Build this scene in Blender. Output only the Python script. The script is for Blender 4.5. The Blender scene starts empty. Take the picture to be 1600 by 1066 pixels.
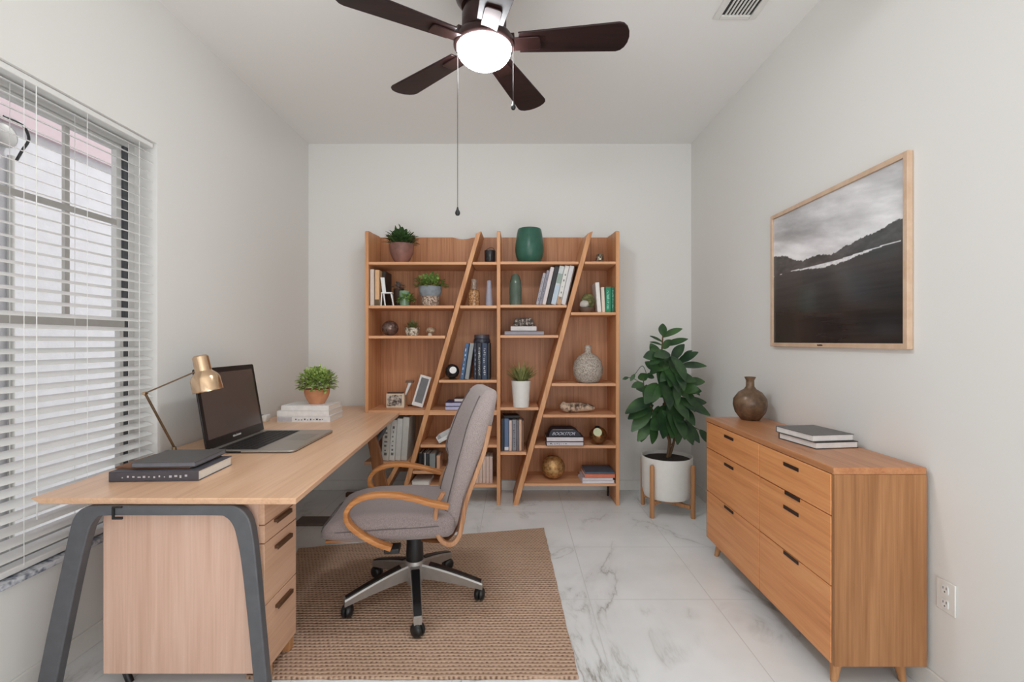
import bpy, bmesh, math, random
from mathutils import Vector, Matrix, Euler, noise

PI = math.pi
scene = bpy.context.scene
COL = scene.collection
rnd = random.Random(7)

# ------------------------------------------------------------------ camera, world, lights, exposure
CAMZ = 1.29
F = 750.0                       # focal length in pixels of the 1600 px wide frame
cam_d = bpy.data.cameras.new('camera')
cam_d.sensor_width = 36.0
cam_d.lens = F / 1600 * 36.0
cam_d.shift_x = -5 / 1600
cam_d.clip_start = 0.02
cam = bpy.data.objects.new('camera', cam_d)
cam.location = (0, 0, CAMZ)
cam.rotation_euler = (PI / 2, 0, 0)
COL.objects.link(cam)
scene.camera = cam

world = bpy.data.worlds.new('world')
scene.world = world
world.use_nodes = True
bg = world.node_tree.nodes['Background']
bg.inputs[0].default_value = (0.96, 0.98, 1.0, 1)
bg.inputs[1].default_value = 0.95


def lamp(name, kind, loc, rot, energy, color=(1, 1, 1), size=1.0, size_y=None):
    d = bpy.data.lights.new(name, kind)
    d.energy = energy
    d.color = color
    if kind == 'AREA':
        d.shape = 'RECTANGLE'
        d.size = size
        d.size_y = size_y or size
    o = bpy.data.objects.new(name, d)
    o.location = loc
    o.rotation_euler = rot
    COL.objects.link(o)
    return o


# daylight: the sun on the neighbouring wall (travels away from the window);
# the area lamps behind the camera are added fill, not a window there
sun = lamp('sun', 'SUN', (0, 8, 8), (0, 0, 0), 2.6, (1.0, 0.99, 0.98))
sun.rotation_euler = Vector((-0.42, -0.55, -0.72)).to_track_quat('-Z', 'Y').to_euler()
sun.data.angle = math.radians(3)
lamp('rear_fill_light', 'AREA', (0.8, -1.4, 1.1), (math.radians(90), 0, math.radians(24)), 22, (1.0, 0.99, 0.98), 2.4, 2.1)  # added frontal fill at the open rear end of the room
lamp('low_fill_light', 'AREA', (0.95, -1.3, 0.32), (math.radians(90), 0, math.radians(28)), 7, (1.0, 0.99, 0.98), 1.1, 0.55)  # added low fill to brighten the wall and floor under the desk
lamp('bounce_fill_light', 'AREA', (0.0, -1.15, 1.2), (math.radians(158), 0, 0), 34, (1.0, 0.99, 0.97), 2.4, 1.0)  # added lamp aimed upwards to brighten the ceiling

vs = scene.view_settings
vs.view_transform = 'Standard'
vs.look = 'None'
vs.gamma = 1.0
vs.exposure = 0.0
vs.use_curve_mapping = False


# ------------------------------------------------------------------ helpers: picture frame -> place
def X(px, Y):
    return (px - 805) * Y / F


def Z(py, Y):
    return CAMZ - (py - 533) * Y / F


def lin(c):
    r = []
    for v in c[:3]:
        v = v / 255.0
        r.append(v / 12.92 if v <= 0.04045 else ((v + 0.055) / 1.055) ** 2.4)
    return (r[0], r[1], r[2], 1.0)


# ------------------------------------------------------------------ helpers: materials
def new_mat(name):
    m = bpy.data.materials.new(name)
    m.use_nodes = True
    nt = m.node_tree
    return m, nt, nt.nodes['Principled BSDF']


def ramp(nt, stops):
    r = nt.nodes.new('ShaderNodeValToRGB')
    e = r.color_ramp.elements
    while len(e) > 1:
        e.remove(e[-1])
    e[0].position, e[0].color = stops[0]
    for p, c in stops[1:]:
        n = e.new(p)
        n.color = c
    return r


def coords(nt, scale=(1, 1, 1), rot=(0, 0, 0), loc=(0, 0, 0)):
    tc = nt.nodes.new('ShaderNodeTexCoord')
    mp = nt.nodes.new('ShaderNodeMapping')
    mp.inputs['Scale'].default_value = scale
    mp.inputs['Rotation'].default_value = rot
    mp.inputs['Location'].default_value = loc
    nt.links.new(tc.outputs['Object'], mp.inputs['Vector'])
    return mp.outputs[0]


def tex_noise(nt, vec, scale, detail=4, rough=0.55, dist=0.0):
    n = nt.nodes.new('ShaderNodeTexNoise')
    n.inputs['Scale'].default_value = scale
    n.inputs['Detail'].default_value = detail
    n.inputs['Roughness'].default_value = rough
    n.inputs['Distortion'].default_value = dist
    nt.links.new(vec, n.inputs['Vector'])
    return n.outputs['Fac']


def bump(nt, bsdf, fac, strength, distance=0.01):
    b = nt.nodes.new('ShaderNodeBump')
    b.inputs['Strength'].default_value = strength
    b.inputs['Distance'].default_value = distance
    nt.links.new(fac, b.inputs['Height'])
    nt.links.new(b.outputs[0], bsdf.inputs['Normal'])


def plain(name, c, rough=0.5, metal=0.0, var=0.06, scale=30, bmp=0.0, bscale=200, c2=None, coat=0.0):
    """one colour with a slight mottling of its own"""
    m, nt, b = new_mat(name)
    v = coords(nt)
    f = tex_noise(nt, v, scale, 4)
    a = lin(c)
    if c2 is None:
        lo = tuple(x * (1 - var) for x in a[:3]) + (1,)
        hi = tuple(min(1, x * (1 + var)) for x in a[:3]) + (1,)
    else:
        lo, hi = a, lin(c2)
    r = ramp(nt, [(0.35, lo), (0.65, hi)])
    nt.links.new(f, r.inputs[0])
    nt.links.new(r.outputs[0], b.inputs['Base Color'])
    b.inputs['Roughness'].default_value = rough
    b.inputs['Metallic'].default_value = metal
    b.inputs['Coat Weight'].default_value = coat
    if bmp:
        bump(nt, b, tex_noise(nt, v, bscale, 3), bmp, 0.003)
    return m


def wood(name, dark, mid, light, axis='Z', rough=0.42, fine=1.0, loc=(0, 0, 0)):
    m, nt, b = new_mat(name)
    s = [26 * fine, 26 * fine, 26 * fine]
    s['XYZ'.index(axis)] = 0.9
    v = coords(nt, tuple(s), loc=loc)
    f1 = tex_noise(nt, v, 1.0, 5, 0.6, 0.6)
    s2 = [150 * fine, 150 * fine, 150 * fine]
    s2['XYZ'.index(axis)] = 3.0
    v2 = coords(nt, tuple(s2))
    f2 = tex_noise(nt, v2, 1.0, 3, 0.6)
    mx = nt.nodes.new('ShaderNodeMath')
    mx.operation = 'MULTIPLY_ADD'
    mx.inputs[1].default_value = 0.35
    nt.links.new(f2, mx.inputs[0])
    m2 = nt.nodes.new('ShaderNodeMath')
    m2.operation = 'MULTIPLY'
    m2.inputs[1].default_value = 0.65
    nt.links.new(f1, m2.inputs[0])
    nt.links.new(m2.outputs[0], mx.inputs[2])
    r = ramp(nt, [(0.34, lin(dark)), (0.5, lin(mid)), (0.66, lin(light))])
    nt.links.new(mx.outputs[0], r.inputs[0])
    nt.links.new(r.outputs[0], b.inputs['Base Color'])
    b.inputs['Roughness'].default_value = rough
    b.inputs['Specular IOR Level'].default_value = 0.35
    return m


def mat_glass_pane():
    m = bpy.data.materials.new('window_glass')
    m.use_nodes = True
    nt = m.node_tree
    nt.nodes.clear()
    out = nt.nodes.new('ShaderNodeOutputMaterial')
    tr = nt.nodes.new('ShaderNodeBsdfTransparent')
    tr.inputs[0].default_value = (0.97, 0.98, 0.98, 1)
    gl = nt.nodes.new('ShaderNodeBsdfGlossy')
    gl.inputs['Roughness'].default_value = 0.02
    fr = nt.nodes.new('ShaderNodeFresnel')
    fr.inputs['IOR'].default_value = 1.45
    mx = nt.nodes.new('ShaderNodeMixShader')
    ge = nt.nodes.new('ShaderNodeNewGeometry')
    sb = nt.nodes.new('ShaderNodeMath'); sb.operation = 'SUBTRACT'; sb.inputs[0].default_value = 1.0
    ml = nt.nodes.new('ShaderNodeMath'); ml.operation = 'MULTIPLY'
    nt.links.new(ge.outputs['Backfacing'], sb.inputs[1])
    nt.links.new(fr.outputs[0], ml.inputs[0])
    nt.links.new(sb.outputs[0], ml.inputs[1])
    nt.links.new(ml.outputs[0], mx.inputs[0])
    nt.links.new(tr.outputs[0], mx.inputs[1])
    nt.links.new(gl.outputs[0], mx.inputs[2])
    nt.links.new(mx.outputs[0], out.inputs[0])
    return m


def mat_tinted_glass(name, c, rough=0.08, trans=0.75):
    m, nt, b = new_mat(name)
    f = tex_noise(nt, coords(nt), 18, 3)
    a = lin(c)
    r = ramp(nt, [(0.3, tuple(x * 0.8 for x in a[:3]) + (1,)), (0.7, a)])
    nt.links.new(f, r.inputs[0])
    nt.links.new(r.outputs[0], b.inputs['Base Color'])
    b.inputs['Roughness'].default_value = rough
    b.inputs['Transmission Weight'].default_value = trans
    b.inputs['IOR'].default_value = 1.4
    return m


def mat_wall(name, c):
    m, nt, b = new_mat(name)
    v = coords(nt)
    f = tex_noise(nt, v, 0.9, 2)
    a = lin(c)
    r = ramp(nt, [(0.3, tuple(x * 0.985 for x in a[:3]) + (1,)), (0.7, a)])
    nt.links.new(f, r.inputs[0])
    nt.links.new(r.outputs[0], b.inputs['Base Color'])
    b.inputs['Roughness'].default_value = 0.85
    b.inputs['Specular IOR Level'].default_value = 0.2
    bump(nt, b, tex_noise(nt, v, 160, 3), 0.05, 0.002)
    return m


def mat_marble():
    m, nt, b = new_mat('marble_tile')
    v = coords(nt)
    # veins: thin bands where a distorted noise crosses its middle value
    vr = coords(nt, (1.0, 0.55, 1), (0, 0, math.radians(38)))
    n1 = tex_noise(nt, vr, 1.15, 7, 0.62, 0.9)
    sub = nt.nodes.new('ShaderNodeMath'); sub.operation = 'SUBTRACT'; sub.inputs[1].default_value = 0.5
    ab = nt.nodes.new('ShaderNodeMath'); ab.operation = 'ABSOLUTE'
    nt.links.new(n1, sub.inputs[0]); nt.links.new(sub.outputs[0], ab.inputs[0])
    rv = ramp(nt, [(0.0, (1, 1, 1, 1)), (0.005, (0.5, 0.5, 0.5, 1)), (0.022, (0.14, 0.14, 0.14, 1)), (0.07, (0, 0, 0, 1))])
    nt.links.new(ab.outputs[0], rv.inputs[0])
    mask = ramp(nt, [(0.46, (0, 0, 0, 1)), (0.68, (1, 1, 1, 1))])
    nt.links.new(tex_noise(nt, coords(nt, loc=(3.1, 1.7, 0)), 1.6, 3), mask.inputs[0])
    mm = nt.nodes.new('ShaderNodeMath'); mm.operation = 'MULTIPLY'
    nt.links.new(rv.outputs[0], mm.inputs[0]); nt.links.new(mask.outputs[0], mm.inputs[1])
    cloud = ramp(nt, [(0.3, lin((229, 232, 233))), (0.7, lin((246, 249, 251)))])
    nt.links.new(tex_noise(nt, v, 1.8, 4), cloud.inputs[0])
    mix = nt.nodes.new('ShaderNodeMixRGB')
    mix.inputs[2].default_value = lin((150, 147, 140))
    nt.links.new(mm.outputs[0], mix.inputs[0]); nt.links.new(cloud.outputs[0], mix.inputs[1])
    br = nt.nodes.new('ShaderNodeTexBrick')
    br.offset = 0.0
    br.inputs['Scale'].default_value = 1.0
    br.inputs['Brick Width'].default_value = 0.61
    br.inputs['Row Height'].default_value = 0.61
    br.inputs['Mortar Size'].default_value = 0.0022
    br.inputs['Mortar Smooth'].default_value = 0.1
    nt.links.new(coords(nt, loc=(-0.37, -2.395, 0)), br.inputs['Vector'])
    mix2 = nt.nodes.new('ShaderNodeMixRGB')
    mix2.inputs[2].default_value = lin((214, 216, 216))
    nt.links.new(br.outputs['Fac'], mix2.inputs[0]); nt.links.new(mix.outputs[0], mix2.inputs[1])
    nt.links.new(mix2.outputs[0], b.inputs['Base Color'])
    b.inputs['Roughness'].default_value = 0.28
    b.inputs['Specular IOR Level'].default_value = 0.4
    return m


def mat_rug():
    """rows of thick stitches: a small dark gap between neighbouring stitches, rows staggered"""
    m, nt, b = new_mat('braided_jute')
    v = coords(nt)
    nz = nt.nodes.new('ShaderNodeTexNoise'); nz.inputs['Scale'].default_value = 9.0; nz.inputs['Detail'].default_value = 3
    nt.links.new(v, nz.inputs['Vector'])
    mxv = nt.nodes.new('ShaderNodeVectorMath'); mxv.operation = 'MULTIPLY_ADD'
    mxv.inputs[1].default_value = (0.022, 0.016, 0)
    nt.links.new(nz.outputs['Color'], mxv.inputs[0]); nt.links.new(v, mxv.inputs[2])
    sep = nt.nodes.new('ShaderNodeSeparateXYZ')
    nt.links.new(mxv.outputs[0], sep.inputs[0])

    def math_(op, a, c=None, d=None):
        n = nt.nodes.new('ShaderNodeMath'); n.operation = op
        for i, q in enumerate((a, c, d)):
            if q is None:
                continue
            if isinstance(q, (int, float)):
                n.inputs[i].default_value = q
            else:
                nt.links.new(q, n.inputs[i])
        return n.outputs[0]
    ys = math_('MULTIPLY', sep.outputs['Y'], 1 / .0205)
    row = math_('FLOOR', ys)
    fy = math_('SUBTRACT', math_('FRACT', ys), .5)
    xs = math_('MULTIPLY_ADD', row, .5, math_('MULTIPLY', sep.outputs['X'], 1 / .020))
    fx = math_('SUBTRACT', math_('FRACT', xs), .5)
    gx = math_('POWER', math_('MULTIPLY', fx, 2.4), 2.0)
    gy = math_('POWER', math_('MULTIPLY', fy, 3.6), 2.0)
    dist = math_('SQRT', math_('ADD', math_('ABSOLUTE', gx), math_('ABSOLUTE', gy)))
    jit = math_('MULTIPLY_ADD', tex_noise(nt, v, 60, 3, .7), 1.3, math_('SUBTRACT', dist, .65))
    rc = ramp(nt, [(0.10, lin((124, 96, 78))), (0.62, lin((186, 154, 132))), (1.0, lin((208, 178, 156)))])
    nt.links.new(jit, rc.inputs[0])
    r2 = ramp(nt, [(0.3, (0.88, 0.87, 0.84, 1)), (0.7, (1, 1, 1, 1))])
    nt.links.new(tex_noise(nt, v, 2.2, 4), r2.inputs[0])
    mul = nt.nodes.new('ShaderNodeMixRGB'); mul.blend_type = 'MULTIPLY'; mul.inputs[0].default_value = 1
    nt.links.new(rc.outputs[0], mul.inputs[1]); nt.links.new(r2.outputs[0], mul.inputs[2])
    nt.links.new(mul.outputs[0], b.inputs['Base Color'])
    b.inputs['Roughness'].default_value = 0.95
    b.inputs['Specular IOR Level'].default_value = 0.1
    bump(nt, b, jit, 0.7, 0.006)
    return m


def mat_fabric(name, c1, c2):
    m, nt, b = new_mat(name)
    v = coords(nt, (520, 520, 140))
    f = tex_noise(nt, v, 1.0, 3, 0.7)
    r = ramp(nt, [(0.34, lin(c1)), (0.66, lin(c2))])
    nt.links.new(f, r.inputs[0])
    nt.links.new(r.outputs[0], b.inputs['Base Color'])
    b.inputs['Roughness'].default_value = 0.95
    b.inputs['Sheen Weight'].default_value = 0.25
    b.inputs['Specular IOR Level'].default_value = 0.1
    bump(nt, b, f, 0.25, 0.002)
    return m


def mat_leaf(name, c1, c2, scale=14, rough=0.45):
    m, nt, b = new_mat(name)
    f = tex_noise(nt, coords(nt), scale, 3)
    r = ramp(nt, [(0.3, lin(c1)), (0.7, lin(c2))])
    nt.links.new(f, r.inputs[0])
    nt.links.new(r.outputs[0], b.inputs['Base Color'])
    b.inputs['Roughness'].default_value = rough
    return m


def mat_speckle(name, base, spot, scale=90, lo=0.42, hi=0.6, rough=0.6, metal=0.0):
    m, nt, b = new_mat(name)
    f = tex_noise(nt, coords(nt), scale, 2, 0.7)
    r = ramp(nt, [(lo, lin(spot)), (hi, lin(base))])
    nt.links.new(f, r.inputs[0])
    nt.links.new(r.outputs[0], b.inputs['Base Color'])
    b.inputs['Roughness'].default_value = rough
    b.inputs['Metallic'].default_value = metal
    return m


def mat_emit(name, c, s):
    m, nt, b = new_mat(name)
    f = tex_noise(nt, coords(nt), 6, 2)
    a = lin(c)
    r = ramp(nt, [(0.2, tuple(x * 0.97 for x in a[:3]) + (1,)), (0.8, a)])
    nt.links.new(f, r.inputs[0])
    b.inputs['Base Color'].default_value = (0.8, 0.8, 0.8, 1)
    nt.links.new(r.outputs[0], b.inputs['Emission Color'])
    b.inputs['Emission Strength'].default_value = s
    return m


M = {}
M['wall'] = mat_wall('wall_paint', (234, 233, 230))
M['ceiling'] = mat_wall('ceiling_paint', (244, 243, 241))
M['trim'] = plain('trim_white', (232, 231, 227), 0.45, var=0.02)
M['marble'] = mat_marble()
M['sill'] = mat_speckle('sill_marble', (222, 225, 232), (120, 128, 145), 24, 0.38, 0.56, 0.25)
M['stucco'] = plain('neighbour_stucco', (232, 231, 235), 0.9, var=0.04, scale=12, bmp=0.6, bscale=55)
M['pink'] = plain('pink_fascia', (224, 204, 209), 0.8, var=0.02)
M['concrete'] = plain('outside_concrete', (170, 168, 162), 0.9, var=0.1, scale=4)
M['glass'] = mat_glass_pane()
M['frame_alu'] = plain('window_frame_white', (222, 222, 220), 0.45, var=0.02)
M['muntin'] = plain('muntin_grey', (196, 194, 190), 0.5, var=0.03)
M['track'] = plain('window_track_dark', (84, 86, 90), 0.6, var=0.1)
M['blind'] = plain('blind_white', (236, 236, 234), 0.45, var=0.015)
M['cord'] = plain('cord_white', (240, 240, 238), 0.7)
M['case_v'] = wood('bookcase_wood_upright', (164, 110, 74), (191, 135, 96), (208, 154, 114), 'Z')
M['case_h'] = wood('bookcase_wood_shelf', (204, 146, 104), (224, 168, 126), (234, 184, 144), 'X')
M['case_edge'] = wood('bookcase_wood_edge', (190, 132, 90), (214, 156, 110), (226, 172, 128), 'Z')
M['desk_top'] = wood('desk_wood', (218, 172, 136), (232, 188, 153), (240, 199, 166), 'Y', 0.3)
M['desk_side'] = wood('desk_wood_pale', (203, 164, 143), (215, 178, 158), (224, 190, 172), 'Z', 0.45)
M['desk_drawer'] = wood('desk_drawer_wood', (200, 158, 130), (212, 171, 143), (221, 182, 156), 'Y', 0.45)
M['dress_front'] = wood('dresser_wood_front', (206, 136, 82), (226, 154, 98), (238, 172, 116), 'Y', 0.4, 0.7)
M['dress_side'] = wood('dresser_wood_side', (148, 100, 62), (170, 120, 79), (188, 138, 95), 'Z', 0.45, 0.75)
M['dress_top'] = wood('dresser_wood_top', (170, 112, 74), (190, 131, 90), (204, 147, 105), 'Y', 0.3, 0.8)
M['oak'] = wood('oak_leg', (166, 115, 74), (190, 138, 94), (206, 156, 112), 'Z')
M['arm'] = wood('bent_arm_wood', (160, 100, 52), (186, 124, 70), (206, 146, 92), 'X', 0.35)
M['shell'] = wood('chair_shell_wood', (122, 80, 50), (146, 98, 64), (166, 116, 80), 'Z', 0.4)
M['ply'] = plain('chair_shell_edge', (196, 178, 160), 0.5)
M['rail'] = wood('chair_rail_wood', (150, 104, 70), (178, 130, 94), (200, 156, 122), 'Z', 0.4)
M['black_metal'] = plain('charcoal_metal', (96, 97, 101), 0.5, 0.2, var=0.06)
M['black'] = plain('black_plastic', (26, 26, 28), 0.4)
M['handle'] = plain('dark_bronze_handle', (88, 58, 36), 0.45)
M['slot'] = plain('dark_slot_handle', (46, 26, 16), 0.5)
M['silver'] = plain('brushed_silver', (172, 168, 164), 0.38, 0.55, var=0.05)
M['chair_fab'] = mat_fabric('grey_taupe_fabric', (138, 125, 123), (178, 165, 162))
M['seat_fab'] = mat_fabric('grey_taupe_seat_fabric', (122, 110, 109), (162, 149, 147))
M['seam'] = plain('seam_dark', (106, 96, 94), 0.9)
M['rug'] = mat_rug()
M['fan'] = wood('fan_blade_wood', (22, 10, 10), (34, 17, 16), (46, 24, 22), 'X', 0.45)
M['fan_metal'] = plain('fan_bronze', (52, 32, 30), 0.32, 0.5, var=0.12)
M['globe'] = mat_emit('frosted_globe', (242, 246, 250), 75.0)
M['brass'] = plain('brass_satin', (222, 190, 156), 0.22, 0.95, var=0.03)
M['brass_dk'] = plain('brass_dark', (140, 118, 92), 0.35, 0.8)
M['lap_sil'] = plain('laptop_silver', (178, 172, 164), 0.32, 0.6, var=0.02)
M['lap_dark'] = plain('laptop_lid_dark', (28, 27, 28), 0.35)
M['screen'] = plain('laptop_screen_off', (92, 80, 76), 0.22, var=0.05, scale=3)
M['keys'] = plain('laptop_keys', (34, 33, 34), 0.5)
M['letter'] = plain('pale_lettering', (214, 212, 210), 0.6)
M['letter_dk'] = plain('dark_lettering', (64, 64, 68), 0.6)
M['paper'] = plain('book_pages', (236, 232, 224), 0.85, var=0.05, scale=300)
M['white_cov'] = plain('white_cover', (236, 236, 235), 0.5, var=0.02)
M['grey_cov'] = plain('grey_cover', (120, 122, 124), 0.55)
M['soil'] = plain('potting_soil', (44, 34, 28), 0.95, var=0.3, scale=90, bmp=0.6)
M['pot_white'] = plain('white_ceramic', (232, 230, 225), 0.45, var=0.015)
M['terra'] = plain('terracotta', (198, 134, 96), 0.7, c2=(214, 152, 114), scale=12)
M['leaf_dark'] = mat_leaf('rubber_leaf', (30, 52, 42), (70, 104, 58), 7, 0.32)
M['leaf_fresh'] = mat_leaf('fresh_leaf', (118, 150, 64), (206, 226, 140), 40)
M['leaf_mid'] = mat_leaf('mid_leaf', (78, 112, 50), (164, 194, 104), 40)
M['leaf_deep'] = mat_leaf('deep_leaf', (34, 58, 34), (82, 116, 62), 40)
M['leaf_grass'] = mat_leaf('grassy_leaf', (104, 116, 58), (182, 184, 122), 30)
M['stem'] = plain('plant_stem', (104, 80, 54), 0.8, var=0.2, scale=60)


# ------------------------------------------------------------------ helpers: meshes
XF = {}          # root matrix of every thing / part


def tag(o, label=None, cat=None, group=None, kind=None):
    if label:
        o['label'] = label
    if cat:
        o['category'] = cat
    if group:
        o['group'] = group
    if kind:
        o['kind'] = kind
    return o


def thing(name, label, cat, loc=(0, 0, 0), rot=0.0, group=None):
    o = bpy.data.objects.new(name, None)
    o.empty_display_size = 0.05
    e = Euler(rot if isinstance(rot, (tuple, list)) else (0, 0, rot))
    o.location = loc
    o.rotation_euler = e
    COL.objects.link(o)
    XF[o.name] = Matrix.Translation(Vector(loc)) @ e.to_matrix().to_4x4()
    return tag(o, label, cat, group)


def spline(pts, n=8):
    """Catmull-Rom through the points"""
    P = [Vector(p) for p in pts]
    P = [P[0] * 2 - P[1]] + P + [P[-1] * 2 - P[-2]]
    out = []
    for i in range(1, len(P) - 2):
        a, b, c, d = P[i - 1], P[i], P[i + 1], P[i + 2]
        for k in range(n):
            t = k / n
            out.append(0.5 * ((2 * b) + (c - a) * t + (2 * a - 5 * b + 4 * c - d) * t * t + (3 * b - a - 3 * c + d) * t ** 3))
    out.append(P[-2])
    return out


def interp(tab, z):
    """smooth curve through (z, value) pairs (cubic Hermite)"""
    if z <= tab[0][0]:
        return tab[0][1]
    if z >= tab[-1][0]:
        return tab[-1][1]
    n = len(tab)

    def slope(i):
        j, k = max(0, i - 1), min(n - 1, i + 1)
        return (tab[k][1] - tab[j][1]) / (tab[k][0] - tab[j][0])
    for i in range(n - 1):
        if z <= tab[i + 1][0]:
            h = tab[i + 1][0] - tab[i][0]
            t = (z - tab[i][0]) / h
            m0, m1 = slope(i) * h, slope(i + 1) * h
            return ((2 * t ** 3 - 3 * t * t + 1) * tab[i][1] + (t ** 3 - 2 * t * t + t) * m0
                    + (-2 * t ** 3 + 3 * t * t) * tab[i + 1][1] + (t ** 3 - t * t) * m1)
    return tab[-1][1]


class MB:
    def __init__(self):
        self.v, self.f = [], []

    def add(self, vs, fs):
        k = len(self.v)
        self.v += [Vector(p) for p in vs]
        self.f += [tuple(i + k for i in f) for f in fs]
        return self

    def box(self, x0, x1, y0, y1, z0, z1, R=None):
        vs = [(x, y, z) for z in (z0, z1) for y in (y0, y1) for x in (x0, x1)]
        if R is not None:
            vs = [R @ Vector(p) for p in vs]
        return self.add(vs, [(0, 2, 3, 1), (4, 5, 7, 6), (0, 1, 5, 4), (2, 6, 7, 3), (0, 4, 6, 2), (1, 3, 7, 5)])

    def prism(self, poly, off):
        n = len(poly)
        off = Vector(off)
        vs = [Vector(p) for p in poly] + [Vector(p) + off for p in poly]
        fs = [tuple(range(n))[::-1], tuple(range(n, 2 * n))]
        fs += [(i, (i + 1) % n, n + (i + 1) % n, n + i) for i in range(n)]
        return self.add(vs, fs)

    def strip(self, outer, inner, off):
        """solid band between two polylines of equal length, extruded by off"""
        n = len(outer)
        off = Vector(off)
        vs = [Vector(p) for p in outer] + [Vector(p) for p in inner]
        vs = vs + [p + off for p in vs]
        fs = []
        for i in range(n - 1):
            a, b, c, d = i, i + 1, n + i + 1, n + i
            fs.append((a, b, c, d))
            fs.append((a + 2 * n, d + 2 * n, c + 2 * n, b + 2 * n))
            fs.append((a, a + 2 * n, b + 2 * n, b))
            fs.append((d, c, c + 2 * n, d + 2 * n))
        fs.append((0, n, 3 * n, 2 * n))
        fs.append((n - 1, 3 * n - 1, 4 * n - 1, 2 * n - 1))
        return self.add(vs, fs)

    def ribbon(self, pts, y0, y1, th, taper=None):
        """path in local XZ, width from y0 to y1, thickness th (rounded section)"""
        n = len(pts)
        vs, fs = [], []
        ym, hw = (y0 + y1) / 2, abs(y1 - y0) / 2
        for i, p in enumerate(pts):
            a = Vector(pts[max(0, i - 1)])
            b = Vector(pts[min(n - 1, i + 1)])
            t = (b - a).normalized()
            nr = Vector((-t.y, t.x))
            k = taper(i / (n - 1)) if taper else 1.0
            for q in range(10):
                an = 2 * PI * q / 10
                c, s = math.cos(an), math.sin(an)
                cy = math.copysign(abs(c) ** 0.5, c)
                sn = math.copysign(abs(s) ** 0.5, s)
                o = Vector(p) + nr * sn * th / 2
                vs.append((o.x, ym + cy * hw * k, o.y))
        for i in range(n - 1):
            for q in range(10):
                fs.append((i * 10 + q, i * 10 + (q + 1) % 10, (i + 1) * 10 + (q + 1) % 10, (i + 1) * 10 + q))
        fs.append(tuple(range(10)))
        fs.append(tuple(range((n - 1) * 10, n * 10))[::-1])
        return self.add(vs, fs)

    def tube(self, pts, r, n=10):
        P = [Vector(p) for p in pts]
        m = len(P)
        rs = r if isinstance(r, (list, tuple)) else [r] * m
        vs, fs = [], []
        ref = None
        for i in range(m):
            t = (P[min(m - 1, i + 1)] - P[max(0, i - 1)]).normalized()
            if ref is None:
                ref = Vector((0, 0, 1)) if abs(t.z) < 0.9 else Vector((1, 0, 0))
            u = (ref - t * ref.dot(t)).normalized()
            w = t.cross(u)
            ref = u
            for q in range(n):
                an = 2 * PI * q / n
                vs.append(P[i] + (u * math.cos(an) + w * math.sin(an)) * rs[i])
        for i in range(m - 1):
            for q in range(n):
                fs.append((i * n + q, i * n + (q + 1) % n, (i + 1) * n + (q + 1) % n, (i + 1) * n + q))
        fs.append(tuple(range(n))[::-1])
        fs.append(tuple(range((m - 1) * n, m * n)))
        return self.add(vs, fs)

    def lathe(self, prof, c=(0, 0, 0), n=32, R=None, sx=1.0, sy=1.0):
        c = Vector(c)
        vs, fs, rings = [], [], []
        for (r, z) in prof:
            if r < 1e-6:
                rings.append([len(vs)])
                vs.append(Vector((0, 0, z)))
            else:
                rings.append(list(range(len(vs), len(vs) + n)))
                for q in range(n):
                    a = 2 * PI * q / n
                    vs.append(Vector((r * math.cos(a) * sx, r * math.sin(a) * sy, z)))
        for A, B in zip(rings, rings[1:]):
            for q in range(n):
                q2 = (q + 1) % n
                if len(A) == 1 and len(B) == 1:
                    continue
                if len(A) == 1:
                    fs.append((A[0], B[q2], B[q]))
                elif len(B) == 1:
                    fs.append((A[q], A[q2], B[0]))
                else:
                    fs.append((A[q], A[q2], B[q2], B[q]))
        if len(rings[0]) > 1:
            fs.append(tuple(rings[0])[::-1])
        if len(rings[-1]) > 1:
            fs.append(tuple(rings[-1]))
        if R is not None:
            vs = [R @ p for p in vs]
        return self.add([p + c for p in vs], fs)

    def ball(self, c, rx, ry, rz, n=24, lump=0.0, seed=0):
        c = Vector(c)
        m = n // 2
        vs = [Vector((0, 0, -1))]
        for i in range(1, m):
            a = -PI / 2 + PI * i / m
            for q in range(n):
                b = 2 * PI * q / n
                vs.append(Vector((math.cos(a) * math.cos(b), math.cos(a) * math.sin(b), math.sin(a))))
        vs.append(Vector((0, 0, 1)))
        fs = []
        for q in range(n):
            fs.append((0, 1 + (q + 1) % n, 1 + q))
            t = 1 + (m - 2) * n
            fs.append((t + q, t + (q + 1) % n, len(vs) - 1))
        for i in range(m - 2):
            for q in range(n):
                a = 1 + i * n + q
                b = 1 + i * n + (q + 1) % n
                fs.append((a, b, b + n, a + n))
        if lump:
            vs = [p * (1 + lump * noise.noise(p * 1.6 + Vector((seed, seed * 2.1, 0)))) for p in vs]
        return self.add([Vector((p.x * rx, p.y * ry, p.z * rz)) + c for p in vs], fs)

    def rbox(self, c, h, r, cuts=8, deform=None):
        """rounded box on a grid: half sizes h, corner radius r"""
        bm = bmesh.new()
        bmesh.ops.create_cube(bm, size=2.0)
        bmesh.ops.subdivide_edges(bm, edges=bm.edges[:], cuts=cuts, use_grid_fill=True)
        vs = []
        for v in bm.verts:
            # push grid lines towards the edges so the rounding is well sampled
            p = Vector([math.copysign(abs(t) ** 0.75, t) * hh for t, hh in zip(v.co, h)])
            q = Vector([max(-(hh - r), min(hh - r, t)) for t, hh in zip(p, h)])
            d = p - q
            # project the face point on to the rounded skin
            if d.length > 1e-9:
                p = q + d.normalized() * r if sum(abs(abs(t) - 1) < 1e-6 for t in v.co) else p
            if deform:
                p = deform(p)
            vs.append(p + Vector(c))
        bm.verts.index_update()
        fs = [tuple(v.index for v in f.verts) for f in bm.faces]
        bm.free()
        return self.add(vs, fs)

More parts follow.
